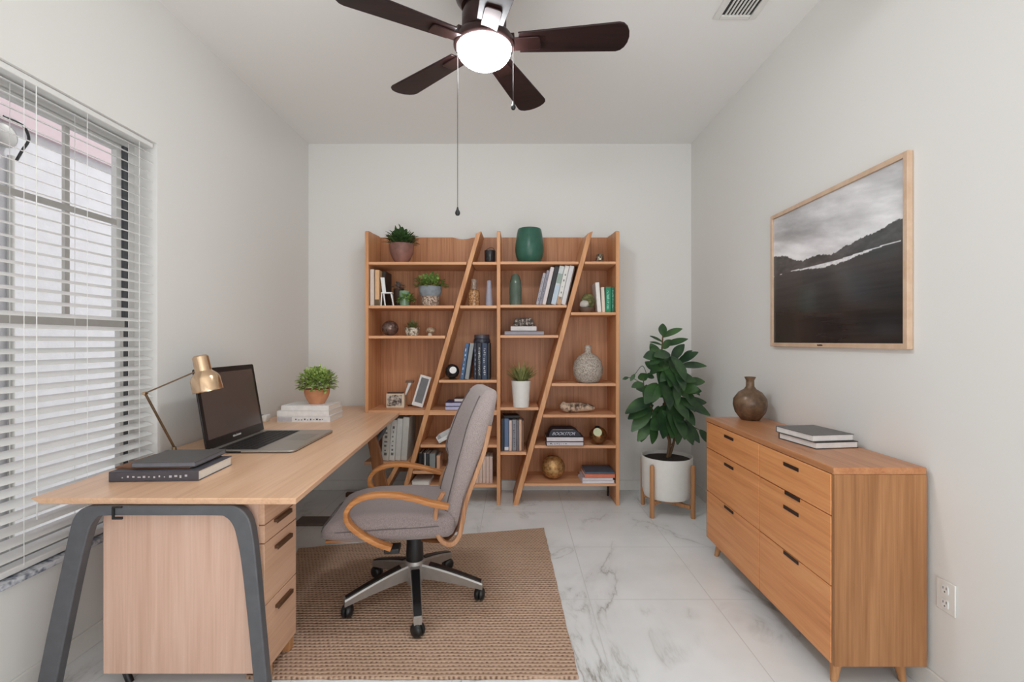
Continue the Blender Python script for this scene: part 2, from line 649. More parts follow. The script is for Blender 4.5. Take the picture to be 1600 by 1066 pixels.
    def leaf(self, base, d, L, W, up=(0, 0, 1), droop=0.25, fold=0.25, n=5):
        base, d, up = Vector(base), Vector(d).normalized(), Vector(up)
        s = d.cross(up)
        s = s.normalized() if s.length > 1e-4 else Vector((1, 0, 0))
        u = s.cross(d).normalized()
        vs, fs = [], []
        for i in range(n + 1):
            t = i / n
            w = W / 2 * (math.sin(PI * min(1, t * 0.93 + 0.05)) ** 0.8)
            p = base + d * L * t - Vector((0, 0, 1)) * droop * L * t * t
            vs += [p - s * w + u * w * fold, p, p + s * w + u * w * fold]
        for i in range(n):
            a = i * 3
            fs += [(a, a + 1, a + 4, a + 3), (a + 1, a + 2, a + 5, a + 4)]
        return self.add(vs, fs)

    def build(self, name, mat, parent=None, world=False, bevel=0.0, angle=40, loc=None, label=None, solid=0.0, seg=2):
        me = bpy.data.meshes.new(name)
        vs = self.v
        if parent is not None:
            mat_p = XF[parent.name]
            if world:
                inv = mat_p.inverted()
                vs = [inv @ p for p in vs]
        elif loc is not None:
            l = Vector(loc)
            vs = [p - l for p in vs] if world else vs
        me.from_pydata([tuple(p) for p in vs], [], self.f)
        bm = bmesh.new()
        bm.from_mesh(me)
        bmesh.ops.recalc_face_normals(bm, faces=bm.faces)
        bm.to_mesh(me)
        bm.free()
        me.materials.append(mat)
        me.shade_smooth()
        me.set_sharp_from_angle(angle=math.radians(angle))
        o = bpy.data.objects.new(name, me)
        COL.objects.link(o)
        if parent is not None:
            o.parent = parent
            XF[o.name] = XF[parent.name]
        else:
            if loc is not None:
                o.location = loc
            XF[o.name] = Matrix.Translation(Vector(loc or (0, 0, 0)))
        if bevel:
            b = o.modifiers.new('bevel', 'BEVEL')
            b.width = bevel
            b.segments = seg
            b.limit_method = 'ANGLE'
            b.angle_limit = math.radians(35)
            b.harden_normals = False
        if solid:
            s = o.modifiers.new('solid', 'SOLIDIFY')
            s.thickness = solid
            s.offset = 0
        if label:
            o['label'] = label
        return o


def struct(name, mb, mat, parent=None, **k):
    o = mb.build(name, mat, parent, **k)
    if parent is None:
        o['kind'] = 'structure'
    return o


def single(name, mb, mat, label, cat, loc, group=None, **k):
    o = mb.build(name, mat, None, loc=loc, **k)
    return tag(o, label, cat, group)


def bush(mb, c, rx, ry, rz, n, L, W, seed=1, lo=-0.15, upward=0.25, n_seg=3, inner=0.35):
    r = random.Random(seed)
    c = Vector(c)
    for _ in range(n):
        a = r.uniform(0, 2 * PI)
        s = r.uniform(lo, 1)
        q = math.sqrt(max(0, 1 - s * s))
        d = Vector((math.cos(a) * q, math.sin(a) * q, s))
        k = r.uniform(inner, 0.92)
        p = c + Vector((d.x * rx * k, d.y * ry * k, d.z * rz * k))
        e = (d + Vector((r.uniform(-.6, .6), r.uniform(-.6, .6), r.uniform(-.3, .6) + upward))).normalized()
        l = L * r.uniform(0.7, 1.25)
        mb.leaf(p, e, l, W * r.uniform(0.8, 1.2), droop=r.uniform(0.1, 0.4), fold=r.uniform(0.1, 0.5), n=n_seg)
    return mb


# ================================================================== THE SETTING
XL, XR, YB, YR, ZC = -1.791, 1.525, 4.16, -1.5, 3.0
WY0, WY1, WZ0, WZ1 = 0.95, 2.403, 0.445, 2.277       # window opening in the left wall
T = 0.16                                             # wall thickness

struct('floor', MB().box(XL - T, XR + T, YR, YB + T, -0.1, 0), M['marble'])
struct('ceiling', MB().box(XL - T, XR + T, YR, YB + T, ZC, ZC + 0.1), M['ceiling'])
struct('wall_back', MB().box(XL - T, XR + T, YB, YB + T, 0, ZC), M['wall'])
struct('wall_right', MB().box(XR, XR + T, YR, YB, 0, ZC), M['wall'])
w = MB()
w.box(XL - T, XL, YR, WY0, 0, ZC)
w.box(XL - T, XL, WY1, YB, 0, ZC)
w.box(XL - T, XL, WY0, WY1, 0, WZ0 - 0.02)
w.box(XL - T, XL, WY0, WY1, WZ1, ZC)
struct('wall_left', w, M['wall'])
struct('baseboard_back', MB().box(XL + .012, XR - .012, YB - 0.012, YB, 0, 0.085), M['trim'], bevel=0.003)
struct('baseboard_left', MB().box(XL, XL + 0.012, YR, YB, 0, 0.085), M['trim'], bevel=0.003)
struct('baseboard_right', MB().box(XR - 0.012, XR, YR, YB, 0, 0.085), M['trim'], bevel=0.003)

# ---- window: two sashes set deep in the opening
win = bpy.data.objects.new('window_1', None)
win.location = (XL, (WY0 + WY1) / 2, WZ0)
COL.objects.link(win)
win['kind'] = 'structure'
XF['window_1'] = Matrix.Translation(win.location)
FX0, FX1 = XL - 0.155, XL - 0.115                    # frame depth range
fr = MB()
fr.box(FX0, FX1, WY0, WY0 + .035, WZ0, WZ1)
fr.box(FX0, FX1, WY1 - .035, WY1, WZ0, WZ1)
fr.box(FX0, FX1, WY0 + .035, WY1 - .035, WZ0, WZ0 + .035)
fr.box(FX0, FX1, WY0 + .035, WY1 - .035, WZ1 - .035, WZ1)
fr.build('window_frame', M['frame_alu'], win, world=True, bevel=0.003)
ZM = 1.395                                           # meeting rail
tr = MB().box(FX0 + .004, FX1 - .002, WY1 - .062, WY1 - .0355, WZ0 + .0355, WZ1 - .0355)
tr.build('jamb_track', M['track'], win, world=True)
s = MB()
y0, y1 = WY0 + .036, WY1 - .064
s.box(FX0 + .002, FX1 - .012, y1 - .03, y1, ZM, WZ1 - .036)
s.box(FX0 + .002, FX1 - .012, y0, y0 + .03, ZM, WZ1 - .036)
s.box(FX0 + .002, FX1 - .012, y0 + .03, y1 - .03, WZ1 - .066, WZ1 - .036)
s.build('upper_sash', M['frame_alu'], win, world=True, bevel=0.002)
s = MB()
s.box(FX0 + .01, FX1 + .004, y0, y1, ZM - .045, ZM - .001)
s.build('meeting_rail', M['muntin'], win, world=True, bevel=0.003)
s = MB()
s.box(FX0 + .012, FX1 - .002, y1 - .022, y1, WZ0 + .036, ZM - .046)
s.box(FX0 + .012, FX1 - .002, y0, y0 + .03, WZ0 + .036, ZM - .046)
s.box(FX0 + .012, FX1 - .002, y0 + .03, y1 - .022, WZ0 + .036, WZ0 + .075)
s.build('lower_sash', M['frame_alu'], win, world=True, bevel=0.002)
mu = MB()
zc = 1.86
for yy in (2.06, 1.74, 1.42):
    mu.box(FX0 + .010, FX0 + .024, yy - .011, yy + .011, ZM + .001, WZ1 - .067)
mu.box(FX0 + .0245, FX0 + .030, y0 + .031, y1 - .031, zc - .013, zc + .013)
mu.build('muntin', M['muntin'], win, world=True)
MB().box(FX0 + .006, FX0 + .009, y0 + .02, y1 - .02, ZM - .01, WZ1 - .05).build('upper_pane', M['glass'], win, world=True)
MB().box(FX0 + .014, FX0 + .017, y0 + .02, y1 - .02, WZ0 + .05, ZM - .02).build('lower_pane', M['glass'], win, world=True)
struct('trim_1', MB().box(XL - 0.114, XL + 0.022, WY0 - .0, WY1 - .002, WZ0 - 0.02, WZ0), M['sill'], bevel=0.004)

# ---- outside: the neighbouring house across a narrow yard
XN = -3.1
struct('wall_outside', MB().box(XN - .2, XN, -3, 8, -0.3, 2.62), M['stucco'])
struct('trim_2', MB().box(XN - .2, XN + .03, -3, 8, 2.62, 4.2), M['pink'])
struct('floor_outside', MB().box(XN, XL - T, -3, 8, -0.3, -0.1), M['concrete'])
t = thing('conduit_pipe', 'grey conduit running down the outside wall beyond the window', 'pipe', (XN + .02, 2.93, -0.1))
MB().tube([(XN + .022, 2.93, -0.1), (XN + .022, 2.93, 2.42)], 0.018, 12).build('pipe', M['muntin'], t, world=True)
MB().ball((XN + .03, 2.89, 2.53), .028, .07, .075, 20).build('junction_cap', M['muntin'], t, world=True)
MB().tube(spline([(XN + .05, 2.86, 2.63), (XN + .07, 2.95, 2.62), (XN + .07, 2.99, 2.55), (XN + .05, 2.97, 2.47), (XN + .035, 2.95, 2.40)], 5), 0.008, 8).build('cable', M['black'], t, world=True)

# ---- venetian blind, inside the window opening
bl = thing('venetian_blind', 'white horizontal venetian blind with tilted slats covering the left window', 'blind', (XL - 0.035, 1.68, WZ0))
BXc = XL - 0.036
by0, by1 = WY0 + .012, WY1 - .012
MB().box(BXc - .02, BXc + .024, by0, by1, WZ1 - .026, WZ1 - .002).build('headrail', M['blind'], bl, world=True, bevel=0.003)
sl = MB()
tilt = math.radians(21)
zz = WZ1 - 0.05
SLATS = 38
STEP = (WZ1 - 0.05 - (WZ0 + 0.066)) / (SLATS - 1)
for _ in range(SLATS):
    R = Matrix.Translation((BXc, 0, zz)) @ Matrix.Rotation(tilt, 4, 'Y')
    # thin slightly crowned slat, outer edge raised
    pr = [(-.025, -.0012), (-.0125, .0007), (0, .0014), (.0125, .0007), (.025, -.0012)]
    top = [(x, z + .0013) for x, z in pr]
    poly = [R @ Vector((x, by0, z)) for x, z in pr] + [R @ Vector((x, by0, z)) for x, z in reversed(top)]
    sl.prism(poly, (0, by1 - by0, 0))
    zz -= STEP
sl.build('slat_panel', M['blind'], bl, world=True, angle=60)
MB().box(BXc - .026, BXc + .026, by0, by1, WZ0 + .006, WZ0 + .03).build('bottom_rail', M['blind'], bl, world=True, bevel=0.004)
for yy in (2.30, 2.02, 1.76, 1.42, 1.1):
    c = MB()
    for dx in (-.0262, .0262):
        c.tube([(BXc + dx, yy, WZ0 + .02), (BXc + dx, yy, WZ1 - .03)], .0011, 6)
    c.build('ladder_cord', M['cord'], bl, world=True)
MB().tube([(BXc + .034, 1.80, 0.62), (BXc + .031, 1.80, WZ1 - .03)], .0018, 8).build('tilt_wand', M['cord'], bl, world=True)

# ================================================================== CEILING FAN
FC = Vector((-0.1375, 2.125, 0))
ZBL = 2.60
fan = thing('ceiling_fan', 'dark bronze five blade ceiling fan with a lit white globe', 'ceiling fan', (FC.x, FC.y, ZC))
MB().lathe([(0, ZC - .001), (.135, ZC - .001), (.14, 2.96), (.138, 2.86), (.125, 2.80), (.10, 2.765), (.0, 2.765)], (FC.x, FC.y, 0), 40).build('motor_housing', M['fan_metal'], fan, world=True)
MB().lathe([(0, 2.764), (.085, 2.764), (.098, 2.73), (.098, 2.68), (.08, 2.652), (.0, 2.652)], (FC.x, FC.y, 0), 40).build('rotor', M['fan_metal'], fan, world=True)
MB().lathe([(0, 2.651), (.06, 2.651), (.075, 2.645), (.122, 2.632), (.135, 2.612), (.135, 2.592), (.126, 2.585), (.0, 2.585)], (FC.x, FC.y, 0), 44).build('light_fitter', M['fan_metal'], fan, world=True, angle=50)
gp = [(.0, 2.584), (.121, 2.584)]
for k in range(1, 11):
    a = PI / 2 * k / 10
    gp.append((.121 * math.cos(a) if k < 10 else 0, 2.584 - .082 * math.sin(a)))
MB().lathe(gp, (FC.x, FC.y, 0), 44).build('globe', M['globe'], fan, world=True)
for ang in (-5.1, 66.9, 138.9, 210.9, 282.9):
    Rz = Matrix.Translation((FC.x, FC.y, ZBL + .004)) @ Matrix.Rotation(math.radians(ang), 4, 'Z') @ Matrix.Rotation(math.radians(-9), 4, 'X')
    out = []
    r0, r1 = 0.155, 0.632
    N = 12
    for i in range(N + 1):
        t = i / N
        out.append((r0 + (r1 - .05 - r0) * t, .056 + .024 * t))
    for i in range(1, 8):
        a = PI / 2 - PI * i / 8
        out.append((r1 - .05 + .05 * math.cos(a), .080 * (math.sin(a))))
    for i in range(N, -1, -1):
        t = i / N
        out.append((r0 + (r1 - .05 - r0) * t, -.056 - .024 * t))
    b = MB().prism([Rz @ Vector((x, y, -.004)) for x, y in out], Rz.to_3x3() @ Vector((0, 0, .008)))
    bo = b.build('blade', M['fan'], fan, world=True, bevel=0.002)
    ir = MB()
    pl = []
    for cx, cy, a0 in ((.235, .022, 0), (.125, .022, 90), (.125, -.022, 180), (.235, -.022, 270)):
        for k in range(5):
            a = math.radians(a0 + 90 * k / 4)
            pl.append((cx + .014 * math.cos(a), cy + .014 * math.sin(a)))
    ir.prism([Rz @ Vector((x, y, -.0115)) for x, y in pl], Rz.to_3x3() @ Vector((0, 0, .007)))
    ir.box(.07, .135, -.018, .018, .005, .035, R=Rz)
    ir.build('blade_bracket', M['fan_metal'], fan, world=True, bevel=0.002)
for px, ytop, zend in ((715, 2.59, 1.862), (802, 2.59, 2.325)):
    Y = 2.10
    x = X(px, Y)
    ch = MB().tube([(x, Y, ytop), (x, Y, zend)], .0014, 6).build('pull_chain', M['black'], fan, world=True)
    pn = MB().lathe([(0, .028), (.003, .026), (.005, .016), (.0105, .004), (.011, -.003), (.007, -.010), (0, -.012)], (x, Y, zend - .012), 16)
    pn.build('chain_pendant', M['black'], ch, world=True)

# ---- ceiling vent
vt = thing('ceiling_vent', 'white metal air vent with dark gaps in the ceiling', 'vent', (1.155, 2.39, ZC))
v = MB()
vx0, vx1, vy0, vy1 = 1.043, 1.268, 2.24, 2.54
zb = ZC - .010
v.box(vx0, vx0 + .035, vy0, vy1, zb, ZC)
v.box(vx1 - .035, vx1, vy0, vy1, zb, ZC)
v.box(vx0 + .035, vx1 - .035, vy0, vy0 + .03, zb, ZC)
v.box(vx0 + .035, vx1 - .035, vy1 - .03, vy1, zb, ZC)
v.build('vent_frame', M['trim'], vt, world=True, bevel=0.003)
MB().box(vx0 + .036, vx1 - .036, vy0 + .031, vy1 - .031, ZC - .0035, ZC - .0005).build('vent_opening', M['black'], vt, world=True)
for k in range(7):
    xx = vx0 + .036 + (vx1 - vx0 - .072) * (k + 1) / 8
    MB().box(xx - .0042, xx + .0042, vy0 + .0305, vy1 - .0305, zb + .001, ZC - .004).build('louvre', M['trim'], vt, world=True)

# ---- wall outlet
ot = thing('wall_outlet', 'white duplex power outlet low on the right wall beside the dresser', 'outlet', (XR, 1.695, .33))
oy0, oy1, oz0, oz1 = 1.657, 1.733, .331, .443
MB().box(XR - .006, XR, oy0, oy1, oz0, oz1).build('cover_plate', M['trim'], ot, world=True, bevel=0.003)
for zc_ in (.412, .362):
    pl = [(XR - .0062, 1.695 + .0165 * math.cos(a) * (1 if abs(math.cos(a)) < .8 else .8 / abs(math.cos(a))), zc_ + .0195 * math.sin(a) * (1 if abs(math.sin(a)) < .8 else .8 / abs(math.sin(a)))) for a in [2 * PI * k / 24 for k in range(24)]]
    rc = MB().prism(pl, (-.0025, 0, 0)).build('receptacle', M['white_cov'], ot, world=True)
    sm = MB()
    sm.box(XR - .0092, XR - .0086, 1.695 - .0075, 1.695 - .0052, zc_ + .001, zc_ + .010)
    sm.box(XR - .0092, XR - .0086, 1.695 + .0052, 1.695 + .0075, zc_ + .001, zc_ + .009)
    sm.lathe([(0, 0), (.0026, 0), (.0026, .0006), (0, .0006)], (XR - .0086, 1.695, zc_ - .008), 12, R=Matrix.Rotation(-PI / 2, 3, 'Y'))
    sm.build('slot', M['letter_dk'], rc, world=True)

# ================================================================== RUG
poly = [(.197, 3.29), (.243, 1.825), (-1.03, 1.825), (-1.34, 2.965)]
bd = []
for (a, b) in zip(poly, poly[1:] + poly[:1]):
    for k in range(30):
        t = k / 30
        q = Vector((a[0] + (b[0] - a[0]) * t, a[1] + (b[1] - a[1]) * t, 0))
        q += Vector((noise.noise(q * 14), noise.noise(q * 14 + Vector((5, 5, 5))), 0)) * .006
        bd.append(q)
RUGZ = .012
rg = MB().prism(bd, (0, 0, RUGZ))
single('braided_rug', rg, M['rug'], 'brown braided jute rug on the marble floor under the office chair', 'rug', (-.5, 2.5, 0), world=True, bevel=0.004)

# ================================================================== BOOKCASE
BF, BB = 3.765, 4.118          # front and back of the carcass
TH = 0.022


def SZ(y):                     # height of a shelf top from its front edge
    return Z(y, BF)


bc = thing('bookcase', 'tall light wood bookcase with slanted dividers against the back wall', 'bookcase', (X(770, BF), 3.94, 0))
x_l, x_r = X(570, BF), X(968, BF)
x_c = X(779, BF)
# back panel (top edge lifts where the slanted dividers meet it and dips at a finger cut-out)
zt = 2.178
bp = [(x_l + .002, .745), (x_l + .002, zt)]
for px, dz in ((707, 0), (712, -.006), (718, -.014), (724, -.016), (731, -.012), (738, -.002), (742, 0)):
    bp.append((X(px, BB), zt + dz))
bp += [(x_r - .002, zt), (x_r - .002, .10), (X(770, BB), .10), (X(770, BB), .17), (X(622, BB), .17), (X(603, BB), .30), (X(592, BB), .30), (X(592, BB), .745)]
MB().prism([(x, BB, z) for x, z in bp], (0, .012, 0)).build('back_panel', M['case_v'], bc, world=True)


def side_poly(x):
    pts = [(BF, 0), (BF, Z(362, BF)), (BF + .02, Z(361, BF) + .004), (BF + .16, zt - .012), (BF + .30, zt), (BB, zt), (BB, 0)]
    return [(x, y, z) for y, z in pts]


# left side stands on the worktop end, the middle and right ones reach the floor
pl = [(x_l, y, max(z, .705)) for _, y, z in side_poly(x_l)]
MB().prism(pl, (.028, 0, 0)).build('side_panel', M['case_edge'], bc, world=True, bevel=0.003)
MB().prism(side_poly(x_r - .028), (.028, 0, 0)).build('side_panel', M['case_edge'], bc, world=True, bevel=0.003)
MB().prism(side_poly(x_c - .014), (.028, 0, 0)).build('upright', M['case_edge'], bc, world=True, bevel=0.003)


def diag(x0, x1, z0, z1, w):
    m = MB()
    front = [(x0 - w / 2, BF + .001, z0), (x0 + w / 2, BF + .001, z0), (x1 + w / 2, BF + .001, z1), (x1 - w / 2, BF + .001, z1 - .02)]
    back = [(x, BB - .001, z if i < 2 else z + .022) for i, (x, _, z) in enumerate(front)]
    m.add(front + back, [(0, 1, 2, 3), (4, 7, 6, 5), (0, 4, 5, 1), (1, 5, 6, 2), (2, 6, 7, 3), (3, 7, 4, 0)])
    return m


D1 = lambda y: X(747.5 - .2855 * (y - 362), BF)
D2 = lambda y: X(922 - .2722 * (y - 362), BF)
zt0 = Z(361, BF)
diag(D1(CAMZ and 533 + CAMZ * F / BF), D1(361), 0, zt0, .040).build('slanted_divider', M['case_edge'], bc, world=True, bevel=0.003)
diag(D2(533 + CAMZ * F / BF), D2(361), 0, zt0, .042).build('slanted_divider', M['case_edge'], bc, world=True, bevel=0.003)


def shelf(xa, xb, y, th=TH, name='shelf'):
    z = SZ(y)
    b0 = BF + .004
    MB().box(xa, xb, b0, BB - .001, z - th, z).build(name, M['case_h'], bc, world=True, bevel=0.002)
    return z + .0006


g = .024
# left bay
L1 = shelf(x_l + .028, D1(411) - g, 409.1)
L2 = shelf(x_l + .028, D1(480) - g, 477.4)
L3 = shelf(x_l + .028, D1(527) - g, 524.7)
WT = SZ(641.5) + .0006
shelf(x_l - .0, x_c - .014, 641.5, .038, 'worktop_shelf')
L5 = shelf(X(569, BF), D1(725) - g, 722)
# middle bay
M1 = shelf(D1(411) + g, x_c - .014, 409.1)
M2 = shelf(D1(480) + g, x_c - .014, 477.4)
M3 = shelf(D1(596) + g, x_c - .014, 594)
M5 = shelf(D1(698) + g, x_c - .014, 695.4)
M6 = shelf(D1(740) + g, X(712, BF), 736.6)
M7 = shelf(D1(761) + g, x_c - .014, 758)
MB().box(X(712, BF), X(716, BF), BF + .006, BB - .001, M7, M5 - TH).build('partition', M['case_edge'], bc, world=True, bevel=0.002)
# right bay, left of the second slanted divider
R1 = shelf(x_c + .014, D2(410) - g, 408.5)
R2 = shelf(x_c + .014, D2(478) - g, 476.3)
R3 = shelf(x_c + .014, D2(526) - g, 523.8)
R4 = shelf(x_c + .014, D2(640) - g, 637)
R5 = shelf(x_c + .014, D2(710) - g, 707)
# far right bay
Q1 = shelf(D2(410) + g, x_r - .028, 408.5)
Q2 = shelf(D2(490) + g, x_r - .028, 488)
Q3 = shelf(D2(601) + g, x_r - .028, 599.3)
Q4 = shelf(D2(650) + g, x_r - .028, 648.4)
Q5 = shelf(D2(698) + g, x_r - .028, 696.5)
Q6 = shelf(D2(758) + g, x_r - .028, 756)
# slanted leg under the low left shelf and the foot rail
m = MB()
zl = L5 - TH
m.add([(X(618, BF), BF + .01, zl), (X(625, BF), BF + .01, zl), (X(590, BF), BF + .01, 0), (X(582, BF), BF + .01, 0),
       (X(618, BF), BB - .06, zl), (X(625, BF), BB - .06, zl), (X(590, BF), BB - .06, 0), (X(582, BF), BB - .06, 0)],
      [(0, 1, 2, 3), (4, 7, 6, 5), (0, 4, 5, 1), (1, 5, 6, 2), (2, 6, 7, 3), (3, 7, 4, 0)])
m.build('slanted_leg', M['case_edge'], bc, world=True, bevel=0.002)
MB().box(-1.40, X(584, BF), 3.96, 4.0, 0, .035).build('foot_rail', M['handle'], bc, world=True, bevel=0.003)
MB().tube([(X(959, BF), 4.0, 0), (X(959, BF), 4.0, Q6 - TH)], .008, 10).build('levelling_foot', M['black'], bc, world=True)


# ------------------------------------------------------------------ books
def marks(mb, plane, a0, a1, b0, b1, off, r, n=7, fill=.6):
    """a row of small strokes standing for unreadable lettering on a spine.
    plane: 'x' strokes laid along x, 'z' strokes laid along z; both on the face y = off"""
    for i in range(n):
        t0 = a0 + (a1 - a0) * (i + .1) / n
        t1 = a0 + (a1 - a0) * (i + r.uniform(.3, .75)) / n
        u0 = b0 + (b1 - b0) * r.uniform(.05, .4)
        u1 = b0 + (b1 - b0) * r.uniform(.45, .9)
        if plane == 'x':
            mb.box(t0, t1, off - .0009, off - .0001, u0, u1)
        else:
            mb.box(u0, u1, off - .0009, off - .0001, t0, t1)


BOOKMAT = {}


def cover(c, rough=.5):
    k = tuple(c)
    if k not in BOOKMAT:
        BOOKMAT[k] = plain('book_cover_%d_%d_%d' % k, k, rough, var=.05)
    return BOOKMAT[k]


def standing_book(label, x, yfront, z, w, d, h, col, lean=0.0, lettering=None, group='books standing on the bookcase shelves', seed=1, panels=None):
    """spine towards -Y; x is the middle of the foot; lean in degrees towards +X"""
    ph = math.radians(lean)
    zz = z + (w / 2) * abs(math.sin(ph)) + .0004
    b = thing('book', label, 'book', (x, yfront, zz), (0, ph, 0), group)
    c = min(.003, w * .16)
    m = MB()
    m.box(-w / 2, -w / 2 + c, 0, d, 0, h)
    m.box(w / 2 - c, w / 2, 0, d, 0, h)
    m.box(-w / 2 + c, w / 2 - c, 0, c, 0, h)
    m.build('cover', cover(col), b, bevel=min(.0015, c * .4))
    MB().box(-w / 2 + c + .0002, w / 2 - c - .0002, c + .0002, d - .004, .003, h - .004).build('pages', M['paper'], b)
    if panels:
        for (z0, z1, pc) in panels:
            MB().box(-w / 2 + .001, w / 2 - .001, -.0007, -.0001, h * z0, h * z1).build('spine_panel', cover(pc), b)
    if lettering:
        m = MB()
        r = random.Random(seed)
        marks(m, 'z', h * .12, h * .88, -w * .28, w * .28, -.0007, r, lettering[1])
        m.build('spine_lettering', cover(lettering[0]), b)
    return b


def lying_book(label, c, L, d, t, col, rot=0.0, side='pages', lettering=None, group=None, seed=1, pages=None, spine_panel=None):
    """lying flat, front towards -Y: side 'pages' or 'spine' is what shows at the front"""
    b = thing('book', label, 'book', c, rot, group)
    k = min(.003, t * .14)
    m = MB()
    m.box(-L / 2, L / 2, -d / 2, d / 2, 0, k)
    m.box(-L / 2, L / 2, -d / 2, d / 2, t - k, t)
    if side == 'spine':
        m.box(-L / 2, L / 2, -d / 2, -d / 2 + k, k, t - k)
        pg = (-L / 2 + .004, L / 2 - .004, -d / 2 + k + .0002, d / 2 - .004)
    else:
        m.box(-L / 2, L / 2, d / 2 - k, d / 2, k, t - k)
        pg = (-L / 2 + .004, L / 2 - .004, -d / 2 + .003, d / 2 - k - .0002)
    m.build('cover', cover(col), b, bevel=min(.0012, k * .4))
    MB().box(*pg, k + .0002, t - k - .0002).build('pages', cover(pages) if pages else M['paper'], b)
    yo = -d / 2 + (0 if side == 'spine' else .003)
    if spine_panel:
        x0, x1, pc = spine_panel
        MB().box(-L / 2 + L * x0, -L / 2 + L * x1, yo - .0006, yo - .0001, t * .12, t * .88).build('spine_panel', cover(pc), b)
        yo -= .0006
    if lettering:
        m = MB()
        r = random.Random(seed)
        marks(m, 'x', -L / 2 + L * lettering[2], -L / 2 + L * lettering[3], t * .3, t * .7, yo, r, lettering[1])
        m.build('spine_lettering', cover(lettering[0]), b)
    return b


YI = 3.84                       # usual depth of the things on the shelves
IS = lambda px: X(px, YI)


def WPX(n, Y=YI):
    return n * Y / F


# ---- L1: maroon bowl with a spiky plant
def pot_prof(rt, rb, h, wall=.006, bulge=0.0, n=8, foot=0):
    p = [(0, 0), (rb, 0)]
    for i in range(1, n + 1):
        t = i / n
        p.append((rb + (rt - rb) * t + bulge * math.sin(PI * t * .9), h * t))
    p.append((p[-1][0] - wall, h))
    p += [(p[-1][0] - .002, h * .86), (0, h * .86)]
    return p


def potted(name, label, loc, prof, potmat, leafmat, crown, L, W, n, seed, cat='plant', soil_r=None, soil_z=None, group=None, lo=-.2, up=.25, nseg=3, rim=None):
    t = thing(name, label, cat, loc, 0, group)
    MB().lathe(prof, (0, 0, 0), 32).build('pot', potmat, t, angle=50)
    if soil_r:
        MB().lathe([(0, soil_z), (soil_r, soil_z), (soil_r, soil_z + .004), (0, soil_z + .008)], (0, 0, 0), 24).build('soil', M['soil'], t)
    cx, cy, cz, rx, ry, rz = crown
    bush(MB(), (cx, cy, cz), rx, ry, rz, n, L, W, seed, lo, up, nseg).build('foliage', leafmat, t, angle=180)
    return t


pm = plain('maroon_glaze', (118, 82, 74), 0.55, c2=(150, 104, 92), scale=10)
h = Z(382, YI) - L1
potted('potted_plant', 'spiky dark green plant in a maroon bowl on the top shelf', (IS(627.5), YI, L1), pot_prof(WPX(17.5), WPX(9.5), h, bulge=.020), pm, M['leaf_deep'],
       (0, 0, h, .10, .085, .10), .08, .022, 260, 3, soil_r=.07, soil_z=h * .85, lo=-.1, up=.5, nseg=4)
# ---- M1: dark glass jar and bail
t = thing('glass_jar', 'small dark glass jar with a wire handle on the top shelf', 'jar', (IS(765.5), YI, M1))
hh = Z(392, YI) - M1
MB().lathe([(0, 0), (.034, 0), (.042, .012), (.044, hh), (.040, hh), (.038, .012), (0, .008)], (0, 0, 0), 28).build('body', mat_tinted_glass('smoke_glass', (70, 66, 68), .1, .5), t)
MB().tube(spline([(-.043, 0, hh * .8), (-.02, -.01, hh + .012), (.02, -.01, hh + .022), (.043, 0, hh * .95)], 6), .0022, 8).build('wire_handle', M['black'], t)
# ---- R1: big green glass vase
gv = mat_tinted_glass('green_glass', (66, 118, 100), .3, .25)
hv = Z(357, YI) - R1
t = thing('glass_vase', 'large squat green glass vase on the top shelf', 'vase', (IS(827.5), YI + .03, R1))
k = WPX(1, YI + .03)
MB().lathe([(0, 0), (14 * k, 0), (17 * k, .008), (21 * k, hv * .2), (22.6 * k, hv * .38), (22 * k, hv * .55), (19.8 * k, hv * .85), (18.5 * k, hv * .97), (17.5 * k, hv), (16.5 * k, hv * .97), (19 * k, hv * .55), (19 * k, hv * .3), (0, .02)], (0, 0, 0), 40).build('body', gv, t)
# ---- Q1: small mercury glass votive
t = thing('glass_votive', 'tiny round dark votive cup on the top right shelf', 'cup', (IS(937), YI, Q1))
MB().lathe([(0, 0), (.022, 0), (.033, .018), (.034, .036), (.027, .066), (.024, .068), (.024, .062), (.030, .036), (0, .01)], (0, 0, 0), 28).build('body', plain('mercury_glass', (70, 60, 54), .12, .7, c2=(190, 180, 160), scale=60), t)

# ---- L2
z = L2
standing_book('cream speckled book, first on the left of the second shelf', IS(584.3), YI - .05, z, WPX(6), .2, WPX(56), (222, 208, 196), 0, seed=2)
standing_book('tan book between the cream book and the white stand', IS(592), YI - .05, z, WPX(6.6), .19, WPX(55), (224, 180, 136), 0, panels=[(.0, .17, (96, 74, 44))], seed=3)
standing_book('black book behind the small white stand', IS(599), YI + .02, z, WPX(5), .18, WPX(55), (46, 40, 38), 0, seed=4)
t = thing('white_stand', 'little white chair shaped stand beside the black book', 'stand', (IS(607), YI - .05, z))
kk = WPX(1, YI - .05)
MB().prism([(-10 * kk, 0, 44 * kk), (-4 * kk, 0, 44 * kk), (-1.5 * kk, 0, 21 * kk), (-7 * kk, 0, 21 * kk)], (0, .012, 0)).build('backrest', M['white_cov'], t, bevel=.001)
MB().box(-9 * kk, 8 * kk, -.006, .05, 19 * kk, 21 * kk).build('seat', M['white_cov'], t, bevel=.001)
for (xa, xb, yy) in ((-8, -9, 0), (-5, -2.5, 0), (6.5, 10.5, 0), (6, 8, .042)):
    MB().prism([((xa - .9) * kk, yy, 19 * kk), ((xa + .9) * kk, yy, 19 * kk), ((xb + .9) * kk, yy, 0), ((xb - .9) * kk, yy, 0)], (0, .006, 0)).build('leg', M['white_cov'], t)
t = thing('dried_flower_pot', 'dark brown cup of dried grey flowers behind the white stand', 'plant', (IS(617), YI + .12, z))
MB().lathe(pot_prof(.042, .030, .15), (0, 0, 0), 24).build('pot', plain('dark_brown_cup', (70, 50, 40), .6), t)
